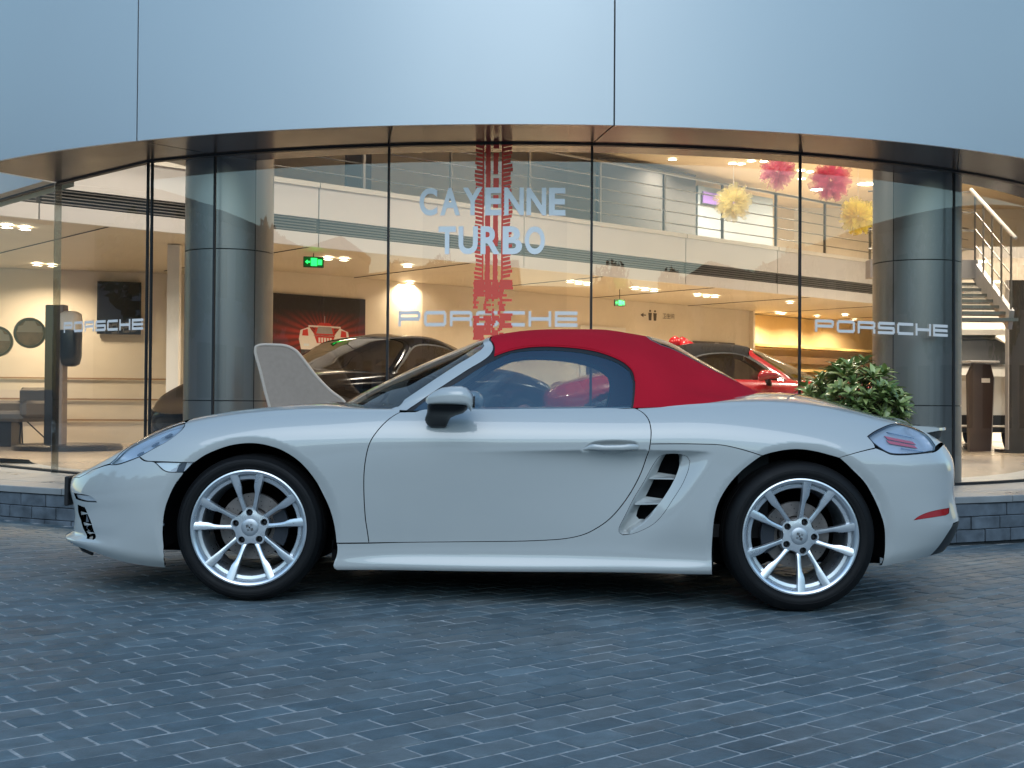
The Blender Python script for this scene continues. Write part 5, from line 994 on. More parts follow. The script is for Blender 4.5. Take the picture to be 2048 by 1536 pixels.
# handle in its scooped recess
_hr = smooth_poly(D1.to(PL['handle_recess']))
def scoop(q): return 0.020 * sstep(0, 0.030, near(q, _hr))
a, b = panel('handle_recess', D1, PL['handle_recess'], M_paint, car, both=True, gap=0.0, flange=0, depth=scoop, gx=0.006, gy=0.005, step=0.006); a.parent, b.parent = doors
def handle(sgn, par):
    sp = np.array(PL['handle_spine']); p = BODY(sp[:, 0], sp[:, 1]); n = BODY.normal(sp[:, 0], sp[:, 1])
    if np.median(n[:, 1]) < 0: n = -n
    out = np.array([-0.004, 0.010, 0.018, 0.020, 0.020, 0.018, 0.012, 0.002]); hw = np.array([0.003, 0.0125, 0.012, 0.0115, 0.0125, 0.0135, 0.0125, 0.0105]); th = np.array([0.006, 0.010, 0.010, 0.010, 0.010, 0.010, 0.010, 0.010])
    vs_ = []; k = 10; m = 40
    t0 = np.linspace(0, 1, len(sp)); t1 = np.linspace(0, 1, m)
    P_ = np.stack([cspline(t0, (p + n * out[:, None])[:, i], t1) for i in range(3)], -1); W_ = cspline(t0, hw, t1); T_ = cspline(t0, th, t1)
    for i in range(m):
        for j in range(k):
            a = 2 * math.pi * j / k; ca, sa = math.cos(a), math.sin(a)
            vs_.append((P_[i, 0], sgn * (P_[i, 1] + T_[i] * 0.75 * np.sign(ca) * abs(ca) ** 0.8), P_[i, 2] + W_[i] * np.sign(sa) * abs(sa) ** 0.7))
    fs = [(i * k + j, i * k + (j + 1) % k, i * k + k + (j + 1) % k, i * k + k + j) for i in range(m - 1) for j in range(k)] + [tuple(range(k)), tuple((m - 1) * k + j for j in range(k))]
    MB().add(vs_, fs).build('door_handle', M_paint, par, smooth=True, angle=1.0)
handle(-1, doors[0]); handle(1, doors[1])
# roof, pillars, glass
panel('windshield_frame', D2, PL['pillar'], M_paint, car, mirror=True, gap=0.0, flange=0.012, off=-0.004, gx=0.01, gy=0.01)
panel('windshield', D2, PL['windshield'], M_wind, car, mirror=True, gap=0.0, flange=0)
panel('side_window', D2, PL['side_glass'], M_carglass, car, both=True, gap=0.0, flange=0)
panel('window_seal', D2, PL['window_seal'], M_dark, car, [PL['side_glass']], both=True, gap=0.0, flange=0.006, off=-0.001, gx=0.02, gy=0.02)
st = panel('soft_top', D2, PL['soft_top'], M_cloth, car, mirror=True, gap=0.0, flange=0.010, off=-0.004)
panel('roof_header_seal', D2, PL['header_seal'], M_dark, car, mirror=True, gap=0.0, flange=0, off=0.003, gx=0.01, gy=0.02)

# rear window in the roof cloth and the sewn bead along the cloth edge
_rs = [sx_ for sx_ in np.interp([0.62, 1.04], TOP_ROWS[0]['xn'] + (TOP_ROWS[0]['xt'] - TOP_ROWS[0]['xn']) * TOP.g(np.linspace(0, 1, 2001)), np.linspace(0, 1, 2001))]
_rw = [(_rs[0], 1.0), (_rs[0], 0.80), (_rs[0] + 0.012, 0.745), (_rs[1] - 0.02, 0.755), (_rs[1], 0.80), (_rs[1], 1.0)]
panel('rear_window', D2, _rw, M_gloss, st, mirror=True, gap=0.004, flange=0.004, off=-0.006, uvsm=60)
panel('rear_window_frame', D2, _rw, mat('window_frame_grey', (0.20, 0.21, 0.22), 0.35, metal=0.5), st, mirror=True, gap=-0.010, flange=0.004, off=-0.0045, uvsm=60)
_ce = D2.to(PL['soft_top'][:14]); _s, _v = D2.back(_ce + np.array([0.0, 0.017])); _p = TOP(_s, _v); _n = TOP.normal(_s, _v); _n = _n * np.where(_n[:, 1:2] < 0, -1, 1)
_t = np.linspace(0, 1, len(_p)); _tt = np.linspace(0, 0.80, 70); _b = np.stack([cspline(_t, (_p + _n * 0.0045)[:, k], _tt) for k in range(3)], -1)
for sgn in (-1, 1): MB().tube([(a, sgn * b, c_) for a, b, c_ in _b], 0.0028, 6).build('sewn_bead', M_cloth, st, smooth=True)

# ------------------------------------------------------------------ hidden shell, liners, floor
ss_, vv_ = np.meshgrid(np.linspace(0.10, 0.90, 150), np.linspace(0.045, 0.60, 40), indexing='ij')
p_ = BODY(ss_, vv_); n_ = BODY.normal(ss_, vv_); n_ = n_ * np.where(n_[:, 1:2] < 0, -1, 1); p_ = p_ - n_ * 0.022
keep_ = (np.hypot(p_[:, 0] - WF[0], p_[:, 2] - WF[1]) > AF + 0.03) & (np.hypot(p_[:, 0] - WR[0], p_[:, 2] - WR[1]) > AR + 0.03)
def hole_(poly): return in_poly(D1.to(np.stack([ss_.ravel(), vv_.ravel()], -1)), smooth_poly(D1.to(poly)))
for nm in ('intake', 'front_intake', 'headlight', 'tail_light', 'drl'): keep_ &= ~hole_(PL[nm])
fs_ = []; nv_ = 40
for i in range(149):
    for j in range(nv_ - 1):
        q = (i * nv_ + j, (i + 1) * nv_ + j, (i + 1) * nv_ + j + 1, i * nv_ + j + 1)
        if all(keep_[list(q)]): fs_.append(q)
for sgn in (-1, 1):
    w = p_.copy(); w[:, 1] *= sgn; mesh_obj('inner_shell', w, fs_, M_liner, car, smooth=True)
for (cx, cz), Ra, y0 in ((WF, AF, 0.838), (WR, AR, 0.842)):
    for sgn in (-1, 1):
        m = MB(); vs_ = []; n = 40
        for i in range(n + 1):
            t = math.radians(-14 + 208 * i / n)
            for y, dr in ((y0, 0.004), (y0 - 0.05, 0.012), (0.50, 0.012)): vs_.append((cx + (Ra + dr) * math.cos(t), sgn * y, cz + (Ra + dr) * math.sin(t)))
        fs = [(i * 3 + j, i * 3 + 3 + j, i * 3 + 4 + j, i * 3 + 1 + j) for i in range(n) for j in range(2)]
        c0 = len(vs_); vs_.append((cx, sgn * 0.50, cz)); fs += [(i * 3 + 2, i * 3 + 5, c0) for i in range(n)]
        m.add(vs_, fs); m.build('wheel_liner', M_liner, car, smooth=True)
m = MB()
for xa, xb, wd in ((-1.78, -1.60, 1.0), (-0.87, 0.86, 1.56)): m.box(((xa + xb) / 2, 0, 0.225), (xb - xa, wd, 0.09))
m.box((0, 0, 0.22), (3.4, 0.98, 0.08)); m.build('underbody', M_liner, car)
# front spoiler lip in black and number plate carrier
MB().tube([(-2.03, -0.55, 0.160), (-2.09, -0.51, 0.174), (-2.15, -0.40, 0.190), (-2.19, -0.2, 0.196), (-2.20, 0, 0.196), (-2.19, 0.2, 0.196), (-2.15, 0.40, 0.190), (-2.09, 0.51, 0.174), (-2.03, 0.55, 0.160)], 0.0075, 6).build('front_lip', M_dark, car, smooth=True)
MB().box((-2.262, 0, 0.432), (0.022, 0.52, 0.145), bev=0.004).build('plate_holder', M_dark, car)
# mirrors
MST = [(-0.4455, 0.9219, 0.9043, 0.006), (-0.4316, 0.9387, 0.8947, 0.03), (-0.4099, 0.9545, 0.8918, 0.048), (-0.375, 0.971, 0.8859, 0.066), (-0.3356, 0.9777, 0.8801, 0.077), (-0.2916, 0.9798, 0.8655, 0.08), (-0.2651, 0.9726, 0.8561, 0.076), (-0.2449, 0.9543, 0.8664, 0.066), (-0.2312, 0.926, 0.893, 0.03)]
MSPLIT = 0.8939
MFOOT = [(-0.4381, -0.2596, 0.8939, 0.895, 1.035), (-0.4381, -0.2628, 0.8759, 0.895, 1.025), (-0.4404, -0.2807, 0.8604, 0.888, 1.0), (-0.4445, -0.3143, 0.8492, 0.88, 0.975), (-0.45, -0.3371, 0.8378, 0.872, 0.95), (-0.452, -0.3443, 0.8265, 0.865, 0.93), (-0.4485, -0.3505, 0.813, 0.858, 0.905), (-0.4412, -0.3542, 0.8041, 0.853, 0.893), (-0.4326, -0.3589, 0.7965, 0.85, 0.882)]
for sgn in (-1, 1):
    vs2 = []; k2 = 32
    for (x, zt, zb, hy) in MST:
        zb2 = max(zb, MSPLIT) if x < -0.262 else zb
        zc, hz = (zt + zb2) / 2, (zt - zb2) / 2
        for j in range(k2):
            a = 2 * math.pi * j / k2; ca, sa = math.cos(a), math.sin(a); e = 0.85 if sa > 0 else (0.45 if x < -0.262 else 0.85)
            vs2.append((x, sgn * (0.965 + hy * np.sign(ca) * abs(ca) ** (0.75 if sa > 0 else 0.5)), zc + hz * np.sign(sa) * abs(sa) ** e))
    fs2 = [(i * k2 + j, i * k2 + (j + 1) % k2, i * k2 + k2 + (j + 1) % k2, i * k2 + k2 + j) for i in range(len(MST) - 1) for j in range(k2)] + [tuple(range(k2)), tuple((len(MST) - 1) * k2 + j for j in range(k2))]
    mo = MB().add(vs2, fs2).build('side_mirror', M_paint, car, smooth=True, angle=0.8)
    vs_ = []; k = 24
    for (xl, xr, z, ya, yb) in MFOOT:
        for j in range(k):
            a = 2 * math.pi * j / k; ca, sa = math.cos(a), math.sin(a)
            vs_.append(((xl + xr) / 2 + (xr - xl) / 2 * np.sign(ca) * abs(ca) ** 0.6, sgn * ((ya + yb) / 2 + (yb - ya) / 2 * np.sign(sa) * abs(sa) ** 0.7), z))
    n_ = len(MFOOT); MB().add(vs_, [(i * k + j, i * k + (j + 1) % k, i * k + k + (j + 1) % k, i * k + k + j) for i in range(n_ - 1) for j in range(k)] + [tuple(range(k)), tuple((n_ - 1) * k + j for j in range(k))]).build('mirror_foot', mat('mirror_black', (0.006, 0.006, 0.007), 0.35, spec=0.35), mo, smooth=True, angle=1.0)
    x9 = MST[-2][0]
    MB().prism([(0.048 * np.sign(math.cos(t)) * abs(math.cos(t)) ** 0.7, 0.028 * np.sign(math.sin(t)) * abs(math.sin(t)) ** 0.7) for t in np.linspace(0, 6.283, 25)[:-1]], 0.0, 0.003, lambda a, b, h: (x9 + 0.012 + h, sgn * 0.965 + a, (MST[-2][1] + MST[-2][2]) / 2 + b)).build('mirror_glass', M_dark, mo)
# rear spoiler blade and dark slot under it
def wing(name, prof, ymax, mat_, par):
    vs_ = []; n = 26; k = len(prof)
    for i in range(n + 1):
        t = -1 + 2 * i / n; y = ymax * t; bow = 0.10 * t ** 4 + 0.03 * t * t
        for x, z in prof: vs_.append((x - bow, y, z - 0.004 * t * t))
    fs = [(i * k + j, i * k + k + j, i * k + k + (j + 1) % k, i * k + (j + 1) % k) for i in range(n) for j in range(k)] + [tuple(range(k)), tuple(n * k + j for j in range(k))]
    return MB().add(vs_, fs).build(name, mat_, par, smooth=True, angle=0.6)
sp_ = wing('rear_spoiler', [(1.86, 0.836), (1.95, 0.842), (2.02, 0.839), (2.066, 0.835), (2.068, 0.823), (2.02, 0.813), (1.92, 0.800)], 0.60, M_paint, car)
wing('spoiler_slot', [(1.90, 0.812), (2.054, 0.818), (2.048, 0.792), (2.03, 0.768), (1.99, 0.748), (1.90, 0.74)], 0.59, M_dark, sp_)
# seam stitching bead of the roof edge and rear window
MB().tube([tuple(v) for v in [(x, y, z) for x, y, z in [(-0.85, 0.30, 0.925), (-0.80, 0.10, 0.935), (-0.74, -0.15, 0.95), (-0.70, -0.40, 0.945)]]], 0.006, 6).build('wiper_arm', M_dark, car)
# ------------------------------------------------------------------ cabin
m = MB(); m.box((0.25, 0, 0.34), (1.75, 1.40, 0.06)); m.box((1.05, 0, 0.62), (0.14, 1.40, 0.50)); m.box((-0.60, 0, 0.60), (0.30, 1.40, 0.46)); m.box((0.2, 0, 0.44), (1.6, 0.26, 0.18)); m.build('cabin_tub', M_cabin, car)
m = MB()
vs_ = []; prof = [(-0.86, 0.84), (-0.70, 0.885), (-0.52, 0.895), (-0.42, 0.87), (-0.40, 0.80), (-0.46, 0.62)]
for i in range(15):
    t = -1 + 2 * i / 14
    for x, z in prof: vs_.append((x + 0.10 * t * t, t * 0.69, z - 0.02 * t * t + (0.035 * math.exp(-((t - -0.5) / 0.22) ** 2) if x > -0.6 else 0)))
m.add(vs_, [(i * 6 + j, i * 6 + 6 + j, i * 6 + 7 + j, i * 6 + 1 + j) for i in range(14) for j in range(5)]); m.build('dashboard', M_cabin, car, smooth=True)
m = MB(); ring = []
for i in range(24):
    a = 2 * math.pi * i / 24; ring.append((-0.36 - 0.16 * math.sin(a) * 0.42, -0.36 + 0.175 * math.cos(a), 0.80 + 0.165 * math.sin(a)))
m.tube(ring + ring[:1], 0.014, 8, cap=False); m.seg((-0.36, -0.53, 0.80), (-0.36, -0.19, 0.80), 0.03, 0.03); m.build('steering_wheel', M_cabin, car, smooth=True)
def seat(y):
    root_ = None
    def loft_(name, secs, mat_, par):
        vs_ = []; k = 16
        for (x, z, hw, th) in secs:
            for j in range(k):
                a = 2 * math.pi * j / k; ca, sa = math.cos(a), math.sin(a)
                vs_.append((x + th * sa * 0.9, y + hw * np.sign(ca) * abs(ca) ** 0.6, z + th * sa * 0.35))
        fs = [(i * k + j, i * k + (j + 1) % k, i * k + k + (j + 1) % k, i * k + k + j) for i in range(len(secs) - 1) for j in range(k)] + [tuple(range(k)), tuple((len(secs) - 1) * k + j for j in range(k))]
        return MB().add(vs_, fs).build(name, mat_, par, smooth=True, angle=1.2)
    b = loft_('seat_backrest', [(0.46, 0.45, 0.24, 0.09), (0.52, 0.60, 0.26, 0.10), (0.58, 0.75, 0.25, 0.09), (0.635, 0.88, 0.21, 0.07), (0.665, 0.96, 0.14, 0.06), (0.69, 1.04, 0.13, 0.055), (0.70, 1.085, 0.09, 0.04)], M_leather, car)
    MB().box((0.24, y, 0.47), (0.52, 0.50, 0.16), bev=0.05).build('seat_cushion', M_leather, b)
seat(-0.37); seat(0.37)
# ------------------------------------------------------------------ wheels
M_cap = mat('hub_cap_satin', (0.50, 0.53, 0.56), 0.42, metal=0.85)
def wheel(name, x, z, y_face, Rt, width, rot, sgn, drum):
    """wheel face looks along local -y before sgn is applied"""
    NL = 96
    rim = MB()
    rim.lathe([(0.2615, -0.020), (0.2625, -0.006), (0.2605, 0.0), (0.2545, 0.0015), (0.2475, -0.001), (0.2415, -0.007), (0.2375, -0.020), (0.2365, -0.032), (0.2335, -0.034), (0.2315, -0.026), (0.2180, -0.029), (0.2150, -0.036), (0.2120, -0.060), (0.2080, -width + 0.02)], NL, axis='y')
    # spokes
    ang0 = math.radians(rot); rs = np.array([0.078, 0.084, 0.093, 0.115, 0.140, 0.160, 0.173, 0.186, 0.205, 0.225, 0.247])
    outer = 1.25 * np.array([0.0112, 0.0100, 0.0090, 0.0084, 0.0084, 0.0088, 0.0092, 0.0098, 0.0108, 0.0116, 0.0122])
    inner = 1.12 * np.array([0.0112, 0.0098, 0.0088, 0.0084, 0.0092, 0.0118, 0.0165, 0.0200, 0.0216, 0.0222, 0.0225])
    wz = np.array([-0.0345, -0.0325, -0.0300, -0.026, -0.021, -0.0165, -0.0135, -0.0110, -0.0080, -0.0045, -0.0008])
    for b in range(5):
        for sd in (-1, 1):
            th = ang0 + b * 2 * math.pi / 5 + sd * math.radians(15.2); ca, sa = math.cos(th), math.sin(th); vs_ = []
            for r, oo, ii, w in zip(rs, outer, inner, wz):
                # lateral axis: positive points to the outside of the pair
                for lat, dw in ((oo * 1.0, -0.026), (oo, -0.008), (oo * 0.72, -0.0012), (oo * 0.1, 0.0), (-ii * 0.55, -0.0022), (-ii * 0.92, -0.0050), (-ii, -0.010), (-ii * 0.9, -0.026)):
                    l = lat * sd; vs_.append((r * ca - l * sa, -(w + dw), r * sa + l * ca))
            k = 8; rim.add(vs_, [(i * k + j, i * k + (j + 1) % k, i * k + k + (j + 1) % k, i * k + k + j) for i in range(len(rs) - 1) for j in range(k)] + [tuple(range(k)), tuple((len(rs) - 1) * k + j for j in range(k))])
    # hub plate with five bolt holes
    t = np.linspace(0, 2 * np.pi, 100, endpoint=False)
    rr = 0.0800 + 0.0095 * np.cos(5 * (t - ang0)); hubp = np.stack([rr * np.cos(t), rr * np.sin(t)], -1)
    th = np.linspace(0, 2 * np.pi, 22, endpoint=False); holes_ = []
    for b in range(5):
        c = ang0 + b * 2 * math.pi / 5; holes_.append(np.stack([0.0672 * math.cos(c) + 0.0152 * np.cos(th), 0.0672 * math.sin(c) + 0.0152 * np.sin(th)], -1))
    q, f = fill(hubp, holes_, 0.01, 0.01)
    def hz(q): r = np.hypot(q[:, 0], q[:, 1]); return -0.0305 - 0.004 * sstep(0.045, 0.088, r)
    w = hz(q); rim.add([(a, -d, b) for (a, b), d in zip(q, w)], [tuple(x) for x in f])
    n = len(hubp); rim.add([(a, -d, b) for (a, b), d in zip(hubp, hz(hubp))] + [(a * 1.06, -d + 0.035, b * 1.06) for (a, b), d in zip(hubp, hz(hubp))], [(i, (i + 1) % n, n + (i + 1) % n, n + i) for i in range(n)])
    for h in holes_:
        n = len(h); rim.add([(a, -d, b) for (a, b), d in zip(h, hz(h))] + [(a, -d + 0.028, b) for (a, b), d in zip(h, hz(h))], [(i, (i + 1) % n, n + (i + 1) % n, n + i) for i in range(n)])
    if 'rim' + name not in WH:
        WH['rim' + name] = rim
    wo = rim.build('wheel', M_silver, car, smooth=True, angle=0.55, loc=(x, -sgn * y_face, z), rot=(0, 0, 0 if sgn > 0 else math.pi))
    # lug recesses
    for b in range(5):
        c = ang0 + b * 2 * math.pi / 5; MB().lathe([(0.0001, -0.052), (0.0085, -0.052), (0.0095, -0.056), (0.0175, -0.058)], 20, (0.0672 * math.cos(c), 0, 0.0672 * math.sin(c)), axis='y').build('wheel_bolt', M_dark, wo, smooth=True)
    # cap with quartered crest
    MB().lathe([(0.0001, -0.0250), (0.020, -0.0252), (0.0345, -0.0262), (0.0385, -0.0285), (0.0392, -0.034)], 48, axis='y').build('hub_cap', M_cap, wo, smooth=True, angle=0.6)
    m = MB(); cr = math.radians(rot - 90 + 8)
    T = lambda a, b, h: (a * math.cos(cr) - b * math.sin(cr), 0.0250 - h, a * math.sin(cr) + b * math.cos(cr))
    for a0, b0 in ((-0.0140, 0.002), (0.0035, -0.0165)):
        for i in range(3): m.prism([(a0 + i * 0.0042, b0), (a0 + i * 0.0042 + 0.0024, b0), (a0 + i * 0.0042 + 0.0024, b0 + 0.0125), (a0 + i * 0.0042, b0 + 0.0125)], -0.001, 0.0016, T)
    for a0, b0 in ((0.0035, 0.004), (-0.0135, -0.0145)):
        for i in range(2): m.prism([(a0, b0 + i * 0.0055), (a0 + 0.004, b0 + i * 0.0055 + 0.002), (a0 + 0.0105, b0 + i * 0.0055), (a0 + 0.0105, b0 + i * 0.0055 + 0.002), (a0 + 0.004, b0 + i * 0.0055 + 0.004), (a0, b0 + i * 0.0055 + 0.002)], -0.001, 0.0014, T)
    m.prism([(-0.003, 0.004), (0.003, 0.004), (0.003, -0.002), (0.0, -0.005), (-0.003, -0.002)], -0.001, 0.0022, T)
    m.build('crest', M_dark, wo)
    # tyre
    W_ = width; prof = [(0.2520, -0.026), (0.2600, -0.012), (0.2640, 0.0005), (0.2690, 0.0055), (0.2730, 0.0050), (0.2790, 0.0088), (0.2920, 0.0105), (0.2960, 0.0095), (0.2975, 0.0105), (0.3080, 0.0065), (Rt - 0.0170, -0.0020), (Rt - 0.0075, -0.0120), (Rt - 0.0040, -0.0190), (Rt - 0.0015, -0.0300)]
    for g in (0.32, 0.5, 0.68): prof += [(Rt - 0.0004, -W_ * g + 0.006), (Rt - 0.008, -W_ * g + 0.005), (Rt - 0.008, -W_ * g - 0.005), (Rt - 0.0004, -W_ * g - 0.006)]
    prof += [(Rt - 0.0015, -W_ + 0.030), (Rt - 0.012, -W_ + 0.012), (0.30, -W_ - 0.002), (0.262, -W_ + 0.014)]
    MB().lathe(prof, 128, axis='y').build('tyre', M_rubber, wo, smooth=True, angle=0.7)
    # brake
    m = MB(); m.lathe([(0.082, -0.112), (0.086, -0.098), (0.149, -0.098), (0.150, -0.101), (0.150, -0.128), (0.086, -0.128)], 64, axis='y')
    m.lathe([(0.0001, -0.088), (0.078, -0.088), (0.082, -0.112)], 40, axis='y'); m.m = 1
    for i in range(16):
        for j in range(3):
            a = 2 * math.pi * (i + 0.22 * j) / 16; r = 0.100 + 0.018 * j; m.lathe([(0.0001, -0.0975), (0.0026, -0.0975)], 8, (r * math.cos(a), 0, r * math.sin(a)), axis='y')
    m.build('brake_disc', [M_disc, M_dark], wo, smooth=True, angle=0.5)
    m = MB(); ca0 = 0.0 if drum else math.pi
    pol_ = [(r * math.cos(a), r * math.sin(a)) for r, a in [(0.168, a) for a in np.linspace(-0.52, 0.52, 9)] + [(0.108, a) for a in np.linspace(0.50, -0.50, 9)]]
    pol_ = [(a * math.cos(ca0) - b * math.sin(ca0), a * math.sin(ca0) + b * math.cos(ca0)) for a, b in pol_]
    m.prism(pol_, -0.060, -0.095, lambda a, b, h: (a, -h, b))
    m.build('brake_caliper', M_cal, wo)
    MB().tube([(0.222 * math.cos(ang0 - 2.2), 0.03, 0.222 * math.sin(ang0 - 2.2)), (0.205 * math.cos(ang0 - 2.2), 0.022, 0.205 * math.sin(ang0 - 2.2))], 0.004, 8).build('valve', M_dark, wo)
    return wo
WH = {}
for sgn in (1, -1):
    wheel('f', WF[0], WF[1] - 0.0, 0.857, 0.3290, 0.235, 93.2, sgn, True)
    wheel('r', WR[0], WR[1] - 0.0, 0.872, 0.3370, 0.265, 69.7, sgn, False)

# ================================================================== cars inside the showroom
def body_mesh(L, ns, nv, smin=0.0, smax=1.0, vmin=0.0, vmax=1.0, cut=True):
    S_, V_ = np.meshgrid(np.linspace(smin, smax, ns), np.linspace(vmin, vmax, nv), indexing='ij'); p = L(S_, V_)
    keep = np.ones(len(p), bool)
    if cut: keep = (np.hypot(p[:, 0] - WF[0], p[:, 2] - WF[1]) > AF) & (np.hypot(p[:, 0] - WR[0], p[:, 2] - WR[1]) > AR) | (V_.ravel() > 0.56)
    vs_, fs = [], []
    for sgn in (-1, 1):
        o = len(vs_); q = p.copy(); q[:, 1] *= sgn; vs_ += [tuple(x) for x in q]
        for i in range(ns - 1):
            for j in range(nv - 1):
                f = (i * nv + j, (i + 1) * nv + j, (i + 1) * nv + j + 1, i * nv + j + 1)
                if all(keep[list(f)]): fs.append(tuple(o + a for a in (f if sgn > 0 else f[::-1])))
    return vs_, fs
def show_car(name, label, loc, rz, scale, paint, roof, grp):
    root = empty(name, loc, (0, 0, rz)); root.scale = scale; tag(root, label, 'car', grp)
    v, f = body_mesh(BODY, 150, 60); mesh_obj('body', v, f, paint, root, smooth=True)
    panel('windshield_frame', D2, PL['pillar'], paint, root, mirror=True, gap=0, flange=0.01, off=-0.004, gx=0.03, gy=0.03)
    panel('windshield', D2, PL['windshield'], M_showglass, root, mirror=True, gap=0, flange=0, gx=0.05, gy=0.04)
    panel('side_window', D2, PL['side_glass'], M_showglass, root, both=True, gap=0, flange=0, gx=0.05, gy=0.04)
    panel('window_seal', D2, PL['window_seal'], M_dark, root, [PL['side_glass']], both=True, gap=0, flange=0, off=-0.001, gx=0.05, gy=0.04)
    panel('roof', D2, PL['soft_top'], roof, root, mirror=True, gap=0, flange=0.01, off=-0.004, gx=0.04, gy=0.03)
    for sgn in (-1, 1):
        for (cx, cz), yy in ((WF, 0.74), (WR, 0.75)):
            w = MB().lathe([(0.0001, -0.02), (0.10, -0.01), (0.22, -0.01), (0.255, 0.0), (0.30, 0.01), (0.328, -0.03), (0.328, -0.2)], 32, axis='y').build('wheel', M_rubber, root, smooth=True, loc=(cx, sgn * 0.86, cz), rot=(0, 0, 0 if sgn < 0 else math.pi))
            MB().lathe([(0.0001, 0.004), (0.05, 0.006), (0.24, 0.006), (0.25, 0.002)], 24, axis='y').build('rim', M_silver, w, smooth=True)
        vs2 = []; k2 = 14
        for (x, zt, zb, hy) in MST:
            zc, hz = (zt + zb) / 2, (zt - zb) / 2
            for j in range(k2):
                a = 2 * math.pi * j / k2; vs2.append((x, sgn * 0.95 + hy * math.cos(a), zc + hz * math.sin(a)))
        mo = MB().add(vs2, [(i * k2 + j, i * k2 + (j + 1) % k2, i * k2 + k2 + (j + 1) % k2, i * k2 + k2 + j) for i in range(len(MST) - 1) for j in range(k2)] + [tuple(range(k2)), tuple((len(MST) - 1) * k2 + j for j in range(k2))]).build('side_mirror', paint, root, smooth=True)
        MB().seg((-0.36, sgn * 0.84, 0.83), (-0.33, sgn * 0.93, 0.885), 0.05, 0.03).build('mirror_foot', M_dark, mo)
    MB().box((0.1, 0, 0.42), (1.7, 1.4, 0.3)).build('cabin_floor', M_cabin, root)
    for y in (-0.37, 0.37): MB().box((0.58, y, 0.78), (0.16, 0.42, 0.56), bev=0.07).build('seat', M_cabin, root)
    return root
M_showglass = glass('showroom_car_glass', (0.30, 0.30, 0.28), 0.08)
M_redpaint = mat('red_car_paint', (0.42, 0.012, 0.022), 0.25, coat=1.0)
M_blackpaint = mat('black_car_paint', (0.003, 0.0035, 0.005), 0.12, spec=0.16)
show_car('display_car', 'red showroom car with dark roof behind the roadster soft top', (2.42, 14.0, PZ), math.pi - 0.14, (1.0, 1.0, 1.0), M_redpaint, mat('dark_roof_cloth', (0.014, 0.011, 0.010), 0.8, spec=0.2), 'cars shown inside')
show_car('display_car', 'black showroom car behind the roadster windscreen', (-1.42, 13.1, PZ), 0.92, (1.12, 1.05, 1.03), M_blackpaint, M_blackpaint, 'cars shown inside')
bw = MB()
for a in range(5):
    t = 2 * math.pi * a / 5; bw.lathe([(0.0001, -0.09), (0.06, -0.06), (0.085, 0.0), (0.06, 0.06), (0.0001, 0.09)], 12, (0.09 * math.cos(t), 0.09 * math.sin(t), 0.05 * (a % 2)))
bow = bw.build('ribbon_bow', mat('red_foil', (0.62, 0.02, 0.03), 0.2), None, smooth=True, loc=(1.8863, 14.2000, 1.5390)); tag(bow, 'glossy red ribbon bow on the roof of the red showroom car', 'bow')
# white off-roader seen from behind at the far right
suv = empty('display_suv', (6.72, 20.2, PZ), (0, 0, -0.15)); tag(suv, 'white off-roader seen from behind next to the lectern', 'car', 'cars shown inside')
M_wpaint = mat('white_car_paint', (0.80, 0.78, 0.74), 0.25, coat=1.0)
def suv_sec(y, w, z0, zs, zt, wt, n=28):
    """closed cross-section at depth y: lower body half-width w, shoulder zs, roof zt with half-width wt"""
    h = [(w * 0.92, z0), (w, z0 + 0.18), (w, zs - 0.15), (w * 0.97, zs), (wt + (w - wt) * 0.35, (zs + zt) / 2), (wt, zt - 0.10), (wt * 0.8, zt - 0.02), (0, zt)]
    return [(x, y, z) for x, z in h] + [(-x, y, z) for x, z in h[-2::-1]]
st2 = [suv_sec(-2.28, 0.70, 0.42, 0.92, 0.98, 0.60), suv_sec(-2.36, 0.86, 0.34, 0.98, 1.06, 0.74), suv_sec(-2.25, 0.95, 0.26, 1.06, 1.22, 0.74), suv_sec(-2.02, 0.97, 0.25, 1.08, 1.55, 0.68), suv_sec(-1.80, 0.97, 0.25, 1.08, 1.66, 0.67), suv_sec(-0.8, 0.97, 0.24, 1.07, 1.71, 0.66), suv_sec(0.3, 0.97, 0.24, 1.06, 1.66, 0.64), suv_sec(1.0, 0.96, 0.24, 1.05, 1.15, 0.70), suv_sec(2.1, 0.93, 0.28, 0.90, 0.95, 0.68), suv_sec(2.4, 0.7, 0.35, 0.72, 0.75, 0.5)]
k = len(st2[0]); m = MB(); m.add([p for s in st2 for p in s], [(i * k + j, i * k + k + j, i * k + k + (j + 1) % k, i * k + (j + 1) % k) for i in range(len(st2) - 1) for j in range(k)] + [tuple(range(k)), tuple((len(st2) - 1) * k + j for j in range(k))])
m.build('body', M_wpaint, suv, smooth=True, angle=0.7)
MB().prism([(-0.66, 1.22), (0.66, 1.22), (0.72, 1.28), (0.60, 1.52), (0.48, 1.58), (-0.48, 1.58), (-0.60, 1.52), (-0.72, 1.28)], 0, 0.02, lambda a, b, h: (a, -2.28 + (b - 1.22) * 0.72 - 0.012 - h, b)).build('rear_window', mat('suv_rear_glass', (0.006, 0.006, 0.007), 0.4, spec=0.2), suv)
MB().prism([(-0.88, 1.0), (0.88, 1.0), (0.86, 1.06), (-0.86, 1.06)], 0, 0.03, lambda a, b, h: (a, -2.34 + 0.12 * (a / 0.88) ** 4 - h, b)).build('tail_light_bar', M_redlens, suv)
MB().prism([(-0.86, 1.60), (0.86, 1.60), (0.70, 1.68), (-0.70, 1.68)], 0, 0.30, lambda a, b, h: (a * 0.82, -2.10 + h, b + 0.04)).build('roof_spoiler', M_wpaint, suv)
MB().prism([(-0.80, 0.26), (0.80, 0.26), (0.84, 0.50), (-0.84, 0.50)], 0, 0.03, lambda a, b, h: (a, -2.375 + 0.06 * (a / 0.8) ** 4 - h, b)).build('rear_bumper', M_dark, suv)
